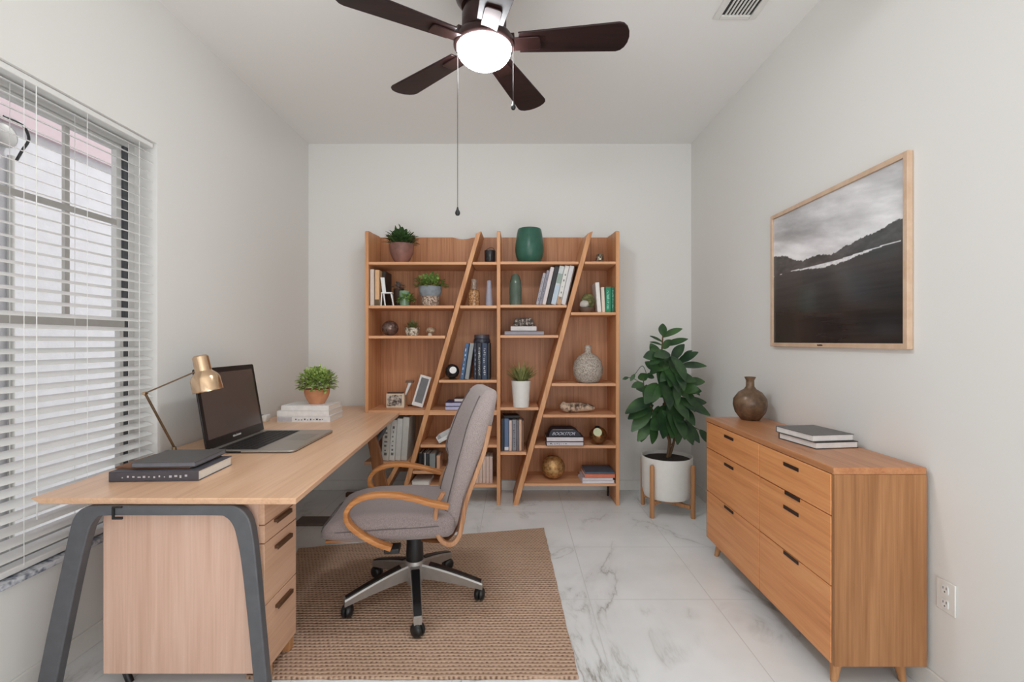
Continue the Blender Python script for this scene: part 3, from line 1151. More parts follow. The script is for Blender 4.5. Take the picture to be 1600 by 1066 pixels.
bush(MB(), (0, 0, .155), .045, .04, .05, 90, .03, .012, 5, -.2, .2).build('dried_flowers', mat_leaf('dried_leaf', (92, 80, 78), (150, 136, 130), 60), t, angle=180)
t = thing('succulent', 'small leafy succulent around a green glass cup on the second shelf', 'plant', (IS(635), YI - .02, z))
MB().lathe(pot_prof(.040, .036, WPX(23), bulge=.004), (-.01, 0, 0), 24).build('pot', mat_tinted_glass('pale_green_glass', (140, 172, 142), .2, .2), t)
b = bush(MB(), (.008, -.01, .045), .062, .05, .058, 160, .033, .022, 9, -.25, .1)
b.build('foliage', mat_leaf('succulent_leaf', (74, 118, 52), (158, 190, 104), 50), t, angle=180)
t = thing('potted_plant', 'bushy fresh green plant in a grey pot over a woven base on the second shelf', 'plant', (IS(672.5), YI, z))
kb = WPX(1)
MB().lathe([(0, 0), (12.5 * kb, 0), (14.5 * kb, 14.5 * kb), (0, 14.5 * kb)], (0, 0, 0), 32).build('woven_base', mat_speckle('woven_speckle', (206, 184, 166), (110, 84, 70), 70), t)
MB().lathe([(0, 14.6 * kb), (14.6 * kb, 14.6 * kb), (17.5 * kb, 22 * kb), (18 * kb, 30 * kb), (16.5 * kb, 30.5 * kb), (16 * kb, 27 * kb), (0, 27 * kb)], (0, 0, 0), 36).build('pot', plain('blue_grey_stoneware', (134, 140, 146), .7, var=.12), t)
MB().lathe([(0, 27.1 * kb), (15.5 * kb, 27.1 * kb), (0, 28.5 * kb)], (0, 0, 0), 24).build('soil', M['soil'], t)
bush(MB(), (0, 0, 31 * kb), 27 * kb, 22 * kb, 20 * kb, 330, .036, .02, 11, -.1, .2).build('foliage', M['leaf_mid'], t, angle=180)
# ---- M2
t = thing('amber_bottle', 'speckled amber bottle with a clear glass neck on the second shelf', 'bottle', (IS(741), YI - .02, M2))
k = WPX(1, YI - .02)
MB().lathe([(0, 0), (8.6 * k, 0), (9 * k, 3 * k), (9 * k, 20 * k), (7.5 * k, 24 * k), (4.6 * k, 25.5 * k), (0, 25.5 * k)], (0, 0, 0), 28).build('body', mat_speckle('amber_speckle', (196, 148, 100), (128, 84, 50), 80, rough=.25), t)
MB().lathe([(3.4 * k, 25.6 * k), (4.4 * k, 25.6 * k), (4.4 * k, 40 * k), (5 * k, 41.5 * k), (3.8 * k, 41.5 * k), (3.4 * k, 40 * k)], (0, 0, 0), 24).build('neck', mat_tinted_glass('clear_glass', (222, 206, 190), .08, .7), t)
t = thing('bud_vase', 'slim tapered lavender grey bud vase on the second shelf', 'vase', (IS(764.5), YI - .02, M2))
MB().lathe([(0, 0), (5.6 * k, 0), (5.7 * k, 3 * k), (3.4 * k, 38 * k), (2.6 * k, 39.5 * k), (2.2 * k, 38 * k), (0, 30 * k)], (0, 0, 0), 24).build('body', plain('lavender_glaze', (160, 158, 172), .5), t)
# ---- R2
t = thing('tall_glass_vase', 'tall slender green glass vase on the second shelf', 'vase', (IS(805.5), YI, R2))
k = WPX(1)
MB().lathe([(0, 0), (9 * k, 0), (9.3 * k, 5 * k), (9.6 * k, 24 * k), (8.6 * k, 38 * k), (6.2 * k, 46 * k), (4 * k, 48.5 * k), (3 * k, 48 * k), (5.4 * k, 44 * k), (7.8 * k, 36 * k), (8.4 * k, 20 * k), (0, 4 * k)], (0, 0, 0), 32).build('body', mat_tinted_glass('olive_glass', (126, 146, 130), .1, .5), t)
rows = [('pale patterned book leaning first in the row of tilted books', 839.2, 4.4, 49, (176, 172, 178), 13, ((96, 96, 112), 16)),
        ('blue grey patterned book second in the row of tilted books', 844.0, 4.2, 53, (150, 148, 160), 13, ((84, 84, 104), 18)),
        ('pinkish white book leaning against the black book', 849.4, 5.6, 58, (222, 212, 212), 13, None),
        ('black book in the middle of the tilted row', 856.2, 6.8, 59, (40, 38, 40), 13, None),
        ('pale book with a small picture on its spine in the tilted row', 864.0, 7.6, 59.5, (206, 212, 212), 13, None),
        ('white book with a brown foot on its spine in the tilted row', 871.8, 6.8, 60, (224, 222, 218), 13, ((120, 120, 120), 5)),
        ('widest white book near the end of the tilted row', 879.2, 6.8, 60, (218, 218, 220), 13, None),
        ('thin dark brown book last in the tilted row', 883.6, 2.0, 58, (78, 54, 42), 13, None)]
for i, (lb, px, wp, hp, c, le, lt) in enumerate(rows):
    pan = [(.55, .8, (150, 168, 160)), (.0, .5, (190, 206, 220))] if i == 4 else [(.0, .2, (190, 152, 116))] if i == 5 else None
    standing_book(lb, IS(px), YI - .04, R2, WPX(wp), .19, WPX(hp) / math.cos(math.radians(le)), c, le, lt, 'tilted books on the second shelf', 20 + i, pan)
# ---- Q2
t = thing('moss_bowl', 'mossy ball with a pale stone in a dark bowl on the second shelf', 'plant', (IS(916), YI, Q2))
k = WPX(1)
MB().lathe([(0, 0), (9.5 * k, 0), (12 * k, 6 * k), (11.4 * k, 8 * k), (10 * k, 5 * k), (0, 3 * k)], (0, 0, 0), 28).build('bowl', plain('dark_wood_bowl', (96, 72, 58), .6), t)
MB().ball((-3.5 * k, -4 * k, 13 * k), 7.5 * k, 6 * k, 6 * k, 20, .15, 3).build('stone', plain('pale_stone', (196, 190, 182), .8, var=.1), t)
MB().ball((2.5 * k, 2 * k, 17.5 * k), 10 * k, 7 * k, 11.5 * k, 24, .3, 8).build('moss', mat_leaf('moss', (56, 60, 30), (130, 126, 80), 40, .9), t)
standing_book('tall white book leaning slightly beside the moss bowl', IS(935.8), YI - .03, Q2, WPX(6), .17, WPX(46.5), (236, 232, 228), -4.5)
standing_book('short cream book beside the green book', IS(942.2), YI - .03, Q2, WPX(5), .16, WPX(39), (232, 218, 202), -2.5)
standing_book('thick green book with white lettering on the right', IS(949.3), YI - .03, Q2, WPX(8.8), .17, WPX(39.5), (32, 138, 102), 0, ((160, 226, 208), 20), seed=9)
standing_book('thin green book against the right side of the bookcase', IS(956.4), YI - .03, Q2, WPX(4.6), .17, WPX(39.5), (24, 112, 84), 0, ((140, 210, 190), 14), seed=8)
# ---- L3
single('glazed_orb', MB().ball((0, 0, WPX(11.8)), WPX(13), WPX(12.6), WPX(11.9), 28), mat_speckle('brown_mercury', (128, 104, 94), (86, 66, 60), 26, .4, .62, .25, .4), 'shiny brown orb on the third shelf', 'ornament', (IS(609.5), YI, L3))
t = thing('moss_planter', 'small white speckled planter with grassy moss on the third shelf', 'plant', (IS(644), YI, L3))
k = WPX(1)
MB().lathe(pot_prof(11.4 * k, 8.5 * k, 12.5 * k, .005, .004), (0, 0, 0), 28).build('pot', mat_speckle('birch_speckle', (222, 212, 196), (112, 96, 78), 45), t)
bush(MB(), (0, 0, 11 * k), 11 * k, 10 * k, 10 * k, 170, .035, .006, 4, -.1, .6).build('foliage', mat_leaf('moss_green', (74, 84, 44), (126, 136, 84), 60), t, angle=180)
t = thing('stone_mushroom', 'small beige stone mushroom on the third shelf', 'ornament', (IS(673), YI, L3))
MB().ball((0, 0, 8.2 * k), 7.6 * k, 7 * k, 4.6 * k, 22, .12, 2).build('cap', mat_speckle('beige_stone', (206, 188, 166), (150, 124, 98), 30), t)
MB().lathe([(0, 0), (3.6 * k, 0), (2.8 * k, 3 * k), (3.2 * k, 6 * k), (0, 6 * k)], (-1.2 * k, 0, 0), 18).build('stem', plain('beige_stem', (210, 196, 178), .8), t)
# ---- M3
t = thing('dark_glass_clock', 'round black glass clock with a pale face beside the blue books', 'clock', (IS(707), YI - .02, M3))
k = WPX(1, YI - .02)
MB().ball((0, 0, 12.6 * k), 11 * k, 10 * k, 11.6 * k, 28).build('globe', plain('black_glass', (34, 34, 36), .1), t)
MB().lathe([(0, 0), (5.4 * k, 0), (5.4 * k, .004), (0, .004)], (0, 0, 0), 24, R=Matrix.Translation((2.6 * k, -9.3 * k, 15 * k)) @ Matrix.Rotation(math.radians(78), 4, 'X')).build('clock_face', M['white_cov'], t)
MB().lathe([(0, 0), (7 * k, 0), (5 * k, 1.6 * k), (0, 1.6 * k)], (1 * k, 0, 0), 24).build('base', M['brass_dk'], t)
h_ = WPX(56.5)
standing_book('blue book leaning at the left end of the navy row', IS(722.6), YI - .04, M3, WPX(6), .18, h_ * 1.0, (70, 102, 140), 8.5, ((200, 214, 228), 6), 'blue books under the black jar', 31)
standing_book('grey book leaning beside the blue leaning book', IS(729.9), YI - .04, M3, WPX(6.2), .18, h_ * 1.0, (150, 154, 156), 8.5, None, 'blue books under the black jar', 32)
standing_book('narrow navy book right of the grey leaning book', IS(743.2), YI - .04, M3, WPX(4.4), .18, h_, (34, 38, 56), 0, ((120, 128, 150), 6), 'blue books under the black jar', 33)
standing_book('black book with a white patterned spine in the navy row', IS(749.6), YI - .04, M3, WPX(7.2), .18, h_, (36, 36, 42), 0, ((220, 220, 226), 30), 'blue books under the black jar', 34)
standing_book('dark blue book with a pale title in the navy row', IS(757.6), YI - .04, M3, WPX(8), .18, h_, (46, 60, 86), 0, ((196, 200, 206), 14), 'blue books under the black jar', 35)
standing_book('thin black book at the right end of the navy row', IS(764), YI - .04, M3, WPX(4), .18, h_, (30, 30, 36), 0, None, 'blue books under the black jar', 36)
t = thing('black_jar', 'squat black lidded jar standing on top of the navy books', 'jar', (IS(752.5), YI + .03, M3 + h_ + .0004))
k = WPX(1, YI + .03)
MB().lathe([(0, 0), (12.6 * k, 0), (13.2 * k, 2 * k), (12.6 * k, 6 * k), (11.5 * k, 7 * k), (0, 7 * k)], (0, 0, 0), 32).build('body', plain('black_glaze', (44, 46, 58), .3), t)
MB().lathe([(0, 7.1 * k), (11.8 * k, 7.1 * k), (12 * k, 10 * k), (11.6 * k, 13 * k), (0, 13.4 * k)], (0, 0, 0), 32).build('lid', plain('dark_lid', (70, 66, 76), .3), t)
# ---- R3: lying books with a stone bowl
zq = R3
lying_book('large dark book lying at the bottom of the small stack', (IS(819), YI + .04, zq), WPX(62), .20, WPX(6.5), (46, 42, 60), 0, 'pages', group='lying books in the right middle bay', pages=(150, 146, 156))
zq += WPX(6.5) + .0003
lying_book('smaller white book lying on the large dark book', (IS(818), YI + .04, zq), WPX(40), .17, WPX(7), (216, 210, 208), 0, 'spine', group='lying books in the right middle bay')
zq += WPX(7) + .0003
t = thing('patterned_box', 'speckled black and brown stone dish on the white book', 'ornament', (IS(818.5), YI + .04, zq))
k = WPX(1, YI + .04)
MB().rbox((0, 0, 6.6 * k), (16 * k, .05, 6.6 * k), 4 * k, 6, lambda p: Vector((p.x * (1 - .14 * p.z / (6.6 * k)), p.y, p.z))).build('body', mat_speckle('mottled_stone', (70, 58, 52), (190, 176, 164), 60, .36, .5), t)
# ---- R4: white pot with grass
t = thing('potted_grass', 'grassy plant in a tall white pot right of the middle upright', 'plant', (IS(814), YI - .03, R4))
k = WPX(1, YI - .03)
hp = 41 * k
MB().lathe(pot_prof(15.2 * k, 12.2 * k, hp, .006), (0, 0, 0), 36).build('pot', M['pot_white'], t)
MB().lathe([(0, hp * .865), (13 * k, hp * .865), (0, hp * .9)], (0, 0, 0), 24).build('soil', M['soil'], t)
gr = MB()
r = random.Random(4)
for i in range(190):
    a = r.uniform(0, 2 * PI)
    tl = r.uniform(.2, 1.25)
    d = Vector((math.cos(a) * tl, math.sin(a) * tl * .8, 1.05))
    gr.leaf((math.cos(a) * .012, math.sin(a) * .012, hp * .87), d, r.uniform(.13, .20), r.uniform(.007, .012), droop=r.uniform(.0, .35), fold=.3, n=5)
gr.build('grass', M['leaf_grass'], t, angle=180)
# ---- R5
cols = [('dark charcoal book at the left end of the lower middle row', 785.6, 4.8, (50, 52, 60), None, 48), ('blue book second in the lower middle row', 791.6, 6.6, (92, 116, 152), [(.02, .12, (230, 232, 236))], 50),
        ('pale pink book third in the lower middle row', 797.6, 4.4, (222, 196, 184), None, 47), ('grey book with dark marks in the lower middle row', 803.6, 6.6, (142, 142, 150), None, 48),
        ('slate book in the lower middle row', 809.0, 3.2, (110, 110, 120), None, 47), ('peach book in the lower middle row', 813.0, 4.0, (216, 178, 152), None, 48), ('brown book at the right end of the lower middle row', 816.8, 2.8, (126, 92, 72), None, 46)]
for i, (lb, px, wp, c, pan, hpx) in enumerate(cols):
    standing_book(lb, IS(px), YI - .03, R5, WPX(wp), .17, WPX(hpx), c, 0, ((70, 72, 84), 12) if i == 3 else None, 'books in the lower middle row', 50 + i, pan)
lying_book('black book lying across the top of the lower middle row', (IS(798), YI + .06, R5 + WPX(50) + .0005), WPX(24), .12, WPX(4), (36, 34, 36), .15, 'spine', group='books in the lower middle row')
# ---- Q3
t = thing('speckled_vase', 'round speckled grey bottle vase in the right bay', 'vase', (IS(918.5), YI, Q3))
k = WPX(1)
MB().lathe([(0, 0), (13 * k, 0), (18 * k, 3 * k), (22.6 * k, 13 * k), (23.4 * k, 22 * k), (21 * k, 33 * k), (14.5 * k, 41.5 * k), (7 * k, 45.5 * k), (5.3 * k, 47 * k), (4.9 * k, 55 * k), (5.6 * k, 58 * k), (4.4 * k, 58 * k), (4 * k, 47 * k), (0, 45 * k)], (0, 0, 0), 40).build('body', mat_speckle('grey_speckle', (196, 186, 174), (140, 126, 116), 110, .4, .58, .7), t)
# ---- Q4: driftwood
dw = MB()
k = WPX(1)
path = spline([(-25 * k, 0, 13 * k), (-18 * k, -.01, 8.5 * k), (-8 * k, 0, 8 * k), (6 * k, .01, 8.4 * k), (18 * k, 0, 8 * k), (27 * k, 0, 7 * k)], 6)
rs = [(.6 + 3.4 * math.sin(PI * min(1, .18 + .8 * i / (len(path) - 1))) ** .6) * 1.9 * k for i in range(len(path))]
dw.tube(path, rs, 16)
single('driftwood', dw, mat_speckle('driftwood_bark', (206, 182, 158), (84, 62, 50), 22, .36, .55, .8), 'mottled piece of driftwood lying in the right bay', 'ornament', (IS(903), YI + .04, Q4 + .0005))
# ---- Q5
zq = Q5
lying_book('black and white book at the bottom of the stack with the black book', (IS(881), YI, zq), WPX(57), .19, WPX(6.6), (34, 32, 38), 0, 'pages', ((50, 48, 60), 9, .04, .56), 'books stacked with the black book on top', 71, (206, 198, 204))
zq += WPX(6.6) + .0003
lying_book('pale book in the middle of the stack with the black book', (IS(881), YI, zq), WPX(57), .19, WPX(7.2), (38, 36, 42), 0, 'pages', None, 'books stacked with the black book on top', 72, (218, 210, 214))
zq += WPX(7.2) + .0003
t = thing('black_box_book', 'black book with slanted sides and pale script on top of its stack', 'book', (IS(880), YI, zq), 0, 'books stacked with the black book on top')
k = WPX(1)
MB().prism([(-24 * k, -.08, 0), (27 * k, -.08, 0), (25 * k, -.08, 3 * k), (21 * k, -.08, 8 * k), (14 * k, -.08, 11.5 * k), (-18 * k, -.08, 11.5 * k), (-22 * k, -.08, 7 * k)], (0, .15, 0)).build('cover', cover((32, 32, 46)), t, bevel=.002)
cu = bpy.data.curves.new('script', 'FONT')
cu.body = 'BOOKSTOR'
cu.size = 6.6 * k
cu.align_x = 'CENTER'
cu.shear = .5
cu.offset = -.0003
cu.extrude = .0004
co = bpy.data.objects.new('script_tmp', cu)
COL.objects.link(co)
bpy.context.view_layer.update()
me = bpy.data.meshes.new_from_object(co.evaluated_get(bpy.context.evaluated_depsgraph_get()))
bpy.data.objects.remove(co)
me.materials.clear()
me.materials.append(cover((206, 208, 222)))
o = bpy.data.objects.new('lettering', me)
COL.objects.link(o)
o.parent = t
o.location = (-1.5 * k, -.0806, 2.2 * k)
o.rotation_euler = (PI / 2, 0, 0)
MB().box(-18 * k, 14 * k, -.0812, -.0803, 10.2 * k, 10.9 * k).build('edge_line', cover((150, 138, 128)), t)
t = thing('copper_orb_clock', 'shiny copper orb with a pale round face in the lower right bay', 'clock', (IS(934), YI - .02, Q5))
k = WPX(1, YI - .02)
MB().ball((0, 0, 13.6 * k), 14 * k, 13.4 * k, 13.6 * k, 32).build('orb', plain('polished_copper', (150, 104, 64), .22, .75, c2=(122, 84, 52), scale=8), t)
MB().lathe([(0, 0), (6.6 * k, 0), (6.6 * k, .003), (0, .003)], (0, 0, 0), 24, R=Matrix.Translation((-3 * k, -11.3 * k, 20.5 * k)) @ Matrix.Rotation(math.radians(60), 4, 'X')).build('clock_face', plain('pale_dial', (202, 206, 170), .4), t)
MB().lathe([(4.2 * k, 24.5 * k), (5 * k, 26 * k), (3 * k, 28 * k), (0, 28.6 * k)], (-1 * k, 0, 0), 18).build('cap', M['black'], t)
# ---- Q6
t = thing('gold_sphere', 'textured gold sphere on the bottom right shelf', 'ornament', (IS(865.5), 3.905, Q6))
k = WPX(1, 3.905)
MB().ball((0, 0, 18.3 * k), 18.4 * k, 18 * k, 17.8 * k, 36, .02, 6).build('sphere', mat_speckle('gold_leaf', (206, 166, 112), (150, 108, 66), 40, .35, .62, .4, .55), t)
MB().lathe([(6 * k, 34 * k), (5 * k, 35.8 * k), (0, 36.6 * k)], (-3 * k, 0, 0), 20).build('cap', M['brass_dk'], t)
zq = Q6
st = [('white book at the bottom of the stack on the lowest right shelf', 50, .20, 4.2, (224, 214, 218), 'pages', (232, 226, 228)),
      ('greyish white book second from the bottom on the lowest right shelf', 48, .20, 4.4, (196, 188, 194), 'pages', (224, 218, 222)),
      ('orange pink book near the top of the lowest right stack', 46, .21, 6.2, (214, 120, 92), 'spine', None),
      ('slate blue book on top of the lowest right stack', 45, .22, 3.0, (76, 88, 104), 'spine', None)]
for i, (lb, L, d, tt, c, sd, pg) in enumerate(st):
    lying_book(lb, (IS(934.5) - (.012 if i < 2 else 0), YI + .03, zq), WPX(L), d, WPX(tt), c, (.03, -.02, .02, .0)[i], sd, None, 'books stacked on the lowest right shelf', 80 + i, pg)
    zq += WPX(tt) + .0004
# ---- worktop shelf, left
t = thing('keepsake_box', 'black and white patterned box on the worktop shelf', 'ornament', (X(619, 3.93), 3.93, WT))
k = WPX(1, 3.93)
MB().box(-14.5 * k, 13.5 * k, -.02, .02, 0, 22 * k).build('case', plain('cream_frame', (222, 206, 184), .6), t, bevel=.002)
MB().box(-13 * k, 9.5 * k, -.0212, -.0202, 2.4 * k, 20 * k).build('patterned_panel', mat_speckle('black_white_pattern', (206, 196, 184), (70, 62, 58), 26, .38, .60), t)
MB().box(-13 * k, 11 * k, -.016, .016, 22.05 * k, 23.6 * k).build('top_trim', M['black'], t)
t = thing('bent_paper_lamp', 'small white slanted ornament with a grey cap beside the patterned frame', 'ornament', (X(636, 4.02), 4.02, WT))
k = WPX(1, 4.02)
MB().prism([(-4.5 * k, 0, 17 * k), (-1.2 * k, 0, 17 * k), (7 * k, 0, 36 * k), (2.2 * k, 0, 36 * k)], (0, .02, 0)).build('shade', M['white_cov'], t, bevel=.002)
MB().prism([(-3 * k, -.004, 36.2 * k), (9.5 * k, -.004, 36.2 * k), (10.5 * k, -.004, 39.4 * k), (-2 * k, -.004, 39.4 * k)], (0, .03, 0)).build('cap', plain('grey_cap', (112, 98, 84), .5), t, bevel=.002)
MB().tube(spline([(-3 * k, .01, 17.4 * k), (0, .01, 8 * k), (5 * k, .01, 2 * k)], 5), .004, 8).build('stem', M['brass_dk'], t)
MB().lathe([(0, 0), (.022, 0), (.02, .006), (0, .008)], (4.5 * k, .01, 0), 18).build('base', M['black'], t)
Yf = 3.90
t = thing('photo_frame', 'white framed grey photo leaning against the slanted divider', 'picture frame', (X(651.5, Yf), Yf, WT + .0145), (math.radians(-8), math.radians(15.5), 0))
k = WPX(1, Yf)
fw, fh = 17.5 * k, 49 * k
m = MB()
m.box(-fw / 2, -fw / 2 + .014, 0, .014, 0, fh)
m.box(fw / 2 - .014, fw / 2, 0, .014, 0, fh)
m.box(-fw / 2 + .014, fw / 2 - .014, 0, .014, 0, .03)
m.box(-fw / 2 + .014, fw / 2 - .014, 0, .014, fh - .02, fh)
m.build('frame', M['white_cov'], t, bevel=.001)
MB().box(-fw / 2 + .0142, fw / 2 - .0142, .004, .009, .0302, fh - .0202).build('photo', plain('grey_photo', (110, 110, 114), .35, var=.12, scale=16), t)
MB().box(-fw / 2 + .002, fw / 2 - .002, .0145, .018, .004, fh - .004).build('backing', cover((70, 56, 50)), t)
# ---- worktop shelf, middle
zq = WT
for i, (lb, L, tt) in enumerate((('lilac book at the bottom of the stack behind the chair back', 40, 6), ('upper lilac book in the stack behind the chair back', 39, 6))):
    lying_book(lb, (IS(717), YI + .02, zq), WPX(L), .19, WPX(tt), (66, 62, 96), 0, 'pages', None, 'lilac books on the worktop shelf', 90 + i, (190, 186, 216))
    zq += WPX(tt) + .0003
lying_book('thin white notebook on the lilac books behind the chair back', (IS(724), YI + .03, zq), WPX(28), .13, WPX(5), (92, 74, 70), 0, 'pages', None, None, 93, (232, 222, 220))
# ---- M5: tilted open box
t = thing('tilted_tray', 'white edged dark tray tilted behind the chair back', 'tray', (IS(704), YI, M5 + .052), (0, math.radians(-28), 0))
k = WPX(1)
m = MB()
m.box(-18 * k, 16 * k, -.07, .07, 0, .008)
m.box(-18 * k, -16.5 * k, -.07, .07, .008, .055)
m.box(14.5 * k, 16 * k, -.07, .07, .008, .055)
m.box(-16.5 * k, 14.5 * k, .058, .07, .008, .055)
m.box(-16.5 * k, 14.5 * k, -.07, -.062, .008, .03)
m.build('shell', M['white_cov'], t, bevel=.003)
MB().box(-16.4 * k, 14.4 * k, -.0615, .0575, .0085, .012).build('lining', cover((70, 66, 64)), t)
# ---- M6
for i, (lb, px, wp, hp, c) in enumerate((('wide black book on the short shelf behind the far armrest', 658.2, 5.4, 26, (26, 27, 30)), ('black book left of the thin white one behind the far armrest', 663, 2.6, 26, (40, 42, 44)),
                                         ('thin white book on the short shelf behind the far armrest', 665.6, 1.4, 26, (226, 224, 220)), ('dark grey book on the short shelf behind the far armrest', 669, 6, 25, (52, 54, 56)),
                                         ('pale grey green book at the right on the short shelf', 677, 9, 25, (136, 142, 142)), ('pale peach card at the end of the short shelf', 686, 5, 22, (214, 168, 136)))):
    standing_book(lb, IS(px), YI - .04, M6, WPX(wp), .16, WPX(hp), c, 0, None, 'books on the short shelf behind the armrest', 95 + i)
# ---- M7
lying_book('white book lying on the lowest shelf behind the chair seat', (IS(660), YI + .02, M7), WPX(27), .2, WPX(5.5), (226, 222, 216), 0, 'pages', None, None, 99)
pk = [('palest pink book, first of the five lowest ones', 746, 1), ('second pink book from the left on the lowest shelf', 751.4, 2), ('middle pink book on the lowest shelf', 756.8, 3), ('fourth pink book from the left on the lowest shelf', 762.2, 4), ('grey pink book touching the middle upright', 767.4, 5)]
for i, (lb, px, q) in enumerate(pk):
    standing_book(lb, IS(px), YI - .03, M7, WPX(5), .17, WPX(41), (218 - 3 * i, 194 - 3 * i, 180 - 2 * i), 0, None, 'pink books on the lowest shelf', 100 + i)
# ---- L5: big white binders
bn = [('white binder with dark marks nearest the desk leg', 603.6, 11.6, 61), ('second white binder from the desk leg', 614.2, 8.6, 63), ('third white binder from the desk leg', 623.2, 8.6, 65), ('grey white binder nearest the slanted divider', 632.6, 9.4, 67)]
for i, (lb, px, wp, hp) in enumerate(bn):
    standing_book(lb, IS(px), 3.80, L5, WPX(wp), .26, WPX(hp), ((222, 220, 212), (226, 225, 220), (218, 217, 212), (206, 205, 199))[i], 3.5, ((120, 118, 112), 7) if i < 2 else None, 'white binders under the worktop', 110 + i)

# ================================================================== DESK
DZ = 0.73
dk = thing('desk', 'long light wood desk with charcoal metal frame under the window', 'desk', (-1.3, 2.6, 0))
DN, DF = 1.707, 3.762                                # near and far end
top = [(-1.728, DN), (-.781, DN), (-.905, DF), (-1.183, DF), (-1.186, 4.14), (-1.786, 4.14), (-1.786, 2.5)]
m = MB()
n = len(top)
low = []
for (x, y) in top:                                   # underside is chamfered inwards at the near end and the sides
    low.append((min(max(x, -1.76), x) if x < -1.5 else x - .004, y + (.010 if y < 2 else 0)))
low[0] = (-1.700, DN + .012)
vs_ = [(x, y, DZ) for x, y in top] + [(x, y, DZ - .026) for x, y in low]
m.add(vs_, [tuple(range(n)), tuple(range(n, 2 * n))[::-1]] + [(i, (i + 1) % n, n + (i + 1) % n, n + i) for i in range(n)])
m.build('desktop', M['desk_top'], dk, world=True, bevel=0.004)
# charcoal trestle at the near end
YT = 1.725
outer = [(52, 1102), (74, 990), (96, 890), (110, 828), (117, 809), (130, 797), (152, 793.5), (250, 793.5), (345, 793.5), (368, 795), (384, 806), (393, 828), (400, 880), (410, 990), (420, 1102)]
inner = [(81, 1102), (103, 990), (124, 890), (137, 838), (143, 822), (152, 811.5), (168, 808.5), (250, 808.5), (335, 808.5), (352, 811), (364, 824), (371, 848), (378, 890), (389, 990), (399, 1102)]
fx = lambda L: [p for p in spline([(X(a, 1.71), 1.708, max(0.0, Z(b, 1.71))) for a, b in L], 4)]
o_, i_ = fx(outer), fx(inner)
sc_ = (DZ - .027) / max(p.z for p in o_)
for p in o_ + i_:
    p.z = max(0, p.z * sc_)
MB().strip(o_, i_, (0, .036, 0)).build('trestle_frame', M['black_metal'], dk, world=True, bevel=0.004)
m = MB()
m.prism([(X(a, 1.70), 1.7005, b) for a, b in ((174, DZ - .0275), (189, DZ - .0275), (189, DZ - .033), (177, DZ - .033), (177, Z(808.5, 1.70)), (190, Z(808.5, 1.70)), (190, Z(812.5, 1.70)), (174, Z(812.5, 1.70)))], (0, .007, 0))
m.build('frame_clip', M['black'], dk, world=True, bevel=0.001)
# far end: slanted wooden leg, curved bracket and floor bar
m = MB()
lp = [(X(573, 3.45), DZ - .0265), (X(590, 3.45), DZ - .0265), (X(588, 3.45), .60), (X(594, 3.45), .50), (X(607, 3.45), .20), (X(617, 3.45), .02), (X(597, 3.45), .02), (X(588, 3.45), .20), (X(580, 3.45), .46), (X(575, 3.45), .58)]
m.prism([(x, 3.43, z) for x, z in lp], (0, .045, 0))
m.build('wooden_leg', M['shell'], dk, world=True, bevel=0.004)
m = MB()
m.tube(spline([(X(585, 3.5), 3.50, .52), (X(591, 3.5), 3.50, .58), (X(599, 3.5), 3.50, .63), (X(602, 3.5), 3.50, .70)], 6), .016, 10)
m.build('curved_bracket', M['black_metal'], dk, world=True)
MB().box(X(461, 3.37), X(617, 3.37), 3.34, 3.48, 0, .02).build('floor_bar', plain('grey_brown_metal', (112, 98, 90), .45, .4), dk, world=True, bevel=0.004)

# ---- drawer pedestal under the near end
pd = thing('drawer_pedestal', 'pale wood drawer pedestal under the near end of the desk', 'drawer unit', (-1.22, 1.9, 0))
PX0, PX1, PY0, PY1 = X(161, 1.765), -.922, 1.765, 2.02
MB().box(PX0, PX1 - .022, PY0, PY1, .065, DZ - .028).build('carcass', M['desk_side'], pd, world=True, bevel=0.002)
MB().box(PX1 - .0215, PX1, PY0, PY1, .613, DZ - .028).build('top_rail', M['desk_drawer'], pd, world=True, bevel=0.0015)
for (z0, z1, hz, hy) in ((.545, .609, .605, 1.895), (.314, .541, .502, 1.90), (.065, .310, .272, 1.905)):
    d = MB().box(PX1 - .0215, PX1, PY0, PY1, z0, z1).build('drawer', M['desk_drawer'], pd, world=True, bevel=0.0015)
    h_m = MB()
    h_m.box(PX1 + .0002, PX1 + .011, hy - .062, hy + .062, hz - .008, hz + .004)
    h_m.box(PX1 + .0112, PX1 + .0145, hy - .062, hy + .062, hz - .012, hz + .004)
    h_m.build('handle', M['handle'], d, world=True, bevel=0.0015)
MB().tube([(PX0 + .06, PY0 + .05, 0.0), (PX0 + .035, PY0 + .05, .0645)], .013, 12).build('foot', M['black'], pd, world=True)
MB().tube([(PX0 + .06, PY1 - .05, 0.0), (PX0 + .045, PY1 - .05, .0645)], .013, 12).build('foot', M['black'], pd, world=True)
for yy in (PY0 + .05, PY1 - .03):
    MB().prism([(PX1 - .035, yy - .02, RUGZ + .0008), (PX1 - .006, yy - .02, RUGZ + .0008), (PX1 - .004, yy - .02, .0645), (PX1 - .045, yy - .02, .0645)], (0, .04, 0)).build('foot', M['oak'], pd, world=True, bevel=.002, label='light wooden foot')

# ---- things on the desk
lying_book('thick dark grey book at the bottom of the pile on the desk', (-1.445, 2.035, DZ), .345, .25, .041, (84, 82, 90), math.radians(3), 'spine', ((206, 206, 212), 13, .14, .9), 'dark books on the near end of the desk', 201)
bk = bpy.data.objects['cover']
lying_book('thin brown notebook between the two dark books on the desk', (-1.475, 2.06, DZ + .0413), .30, .22, .008, (128, 86, 60), math.radians(1), 'spine', None, 'dark books on the near end of the desk', 202)
lying_book('dark grey book on top of the pile on the desk', (-1.43, 2.055, DZ + .0496), .25, .235, .020, (92, 90, 90), math.radians(4), 'pages', None, 'dark books on the near end of the desk', 203, (122, 122, 130))

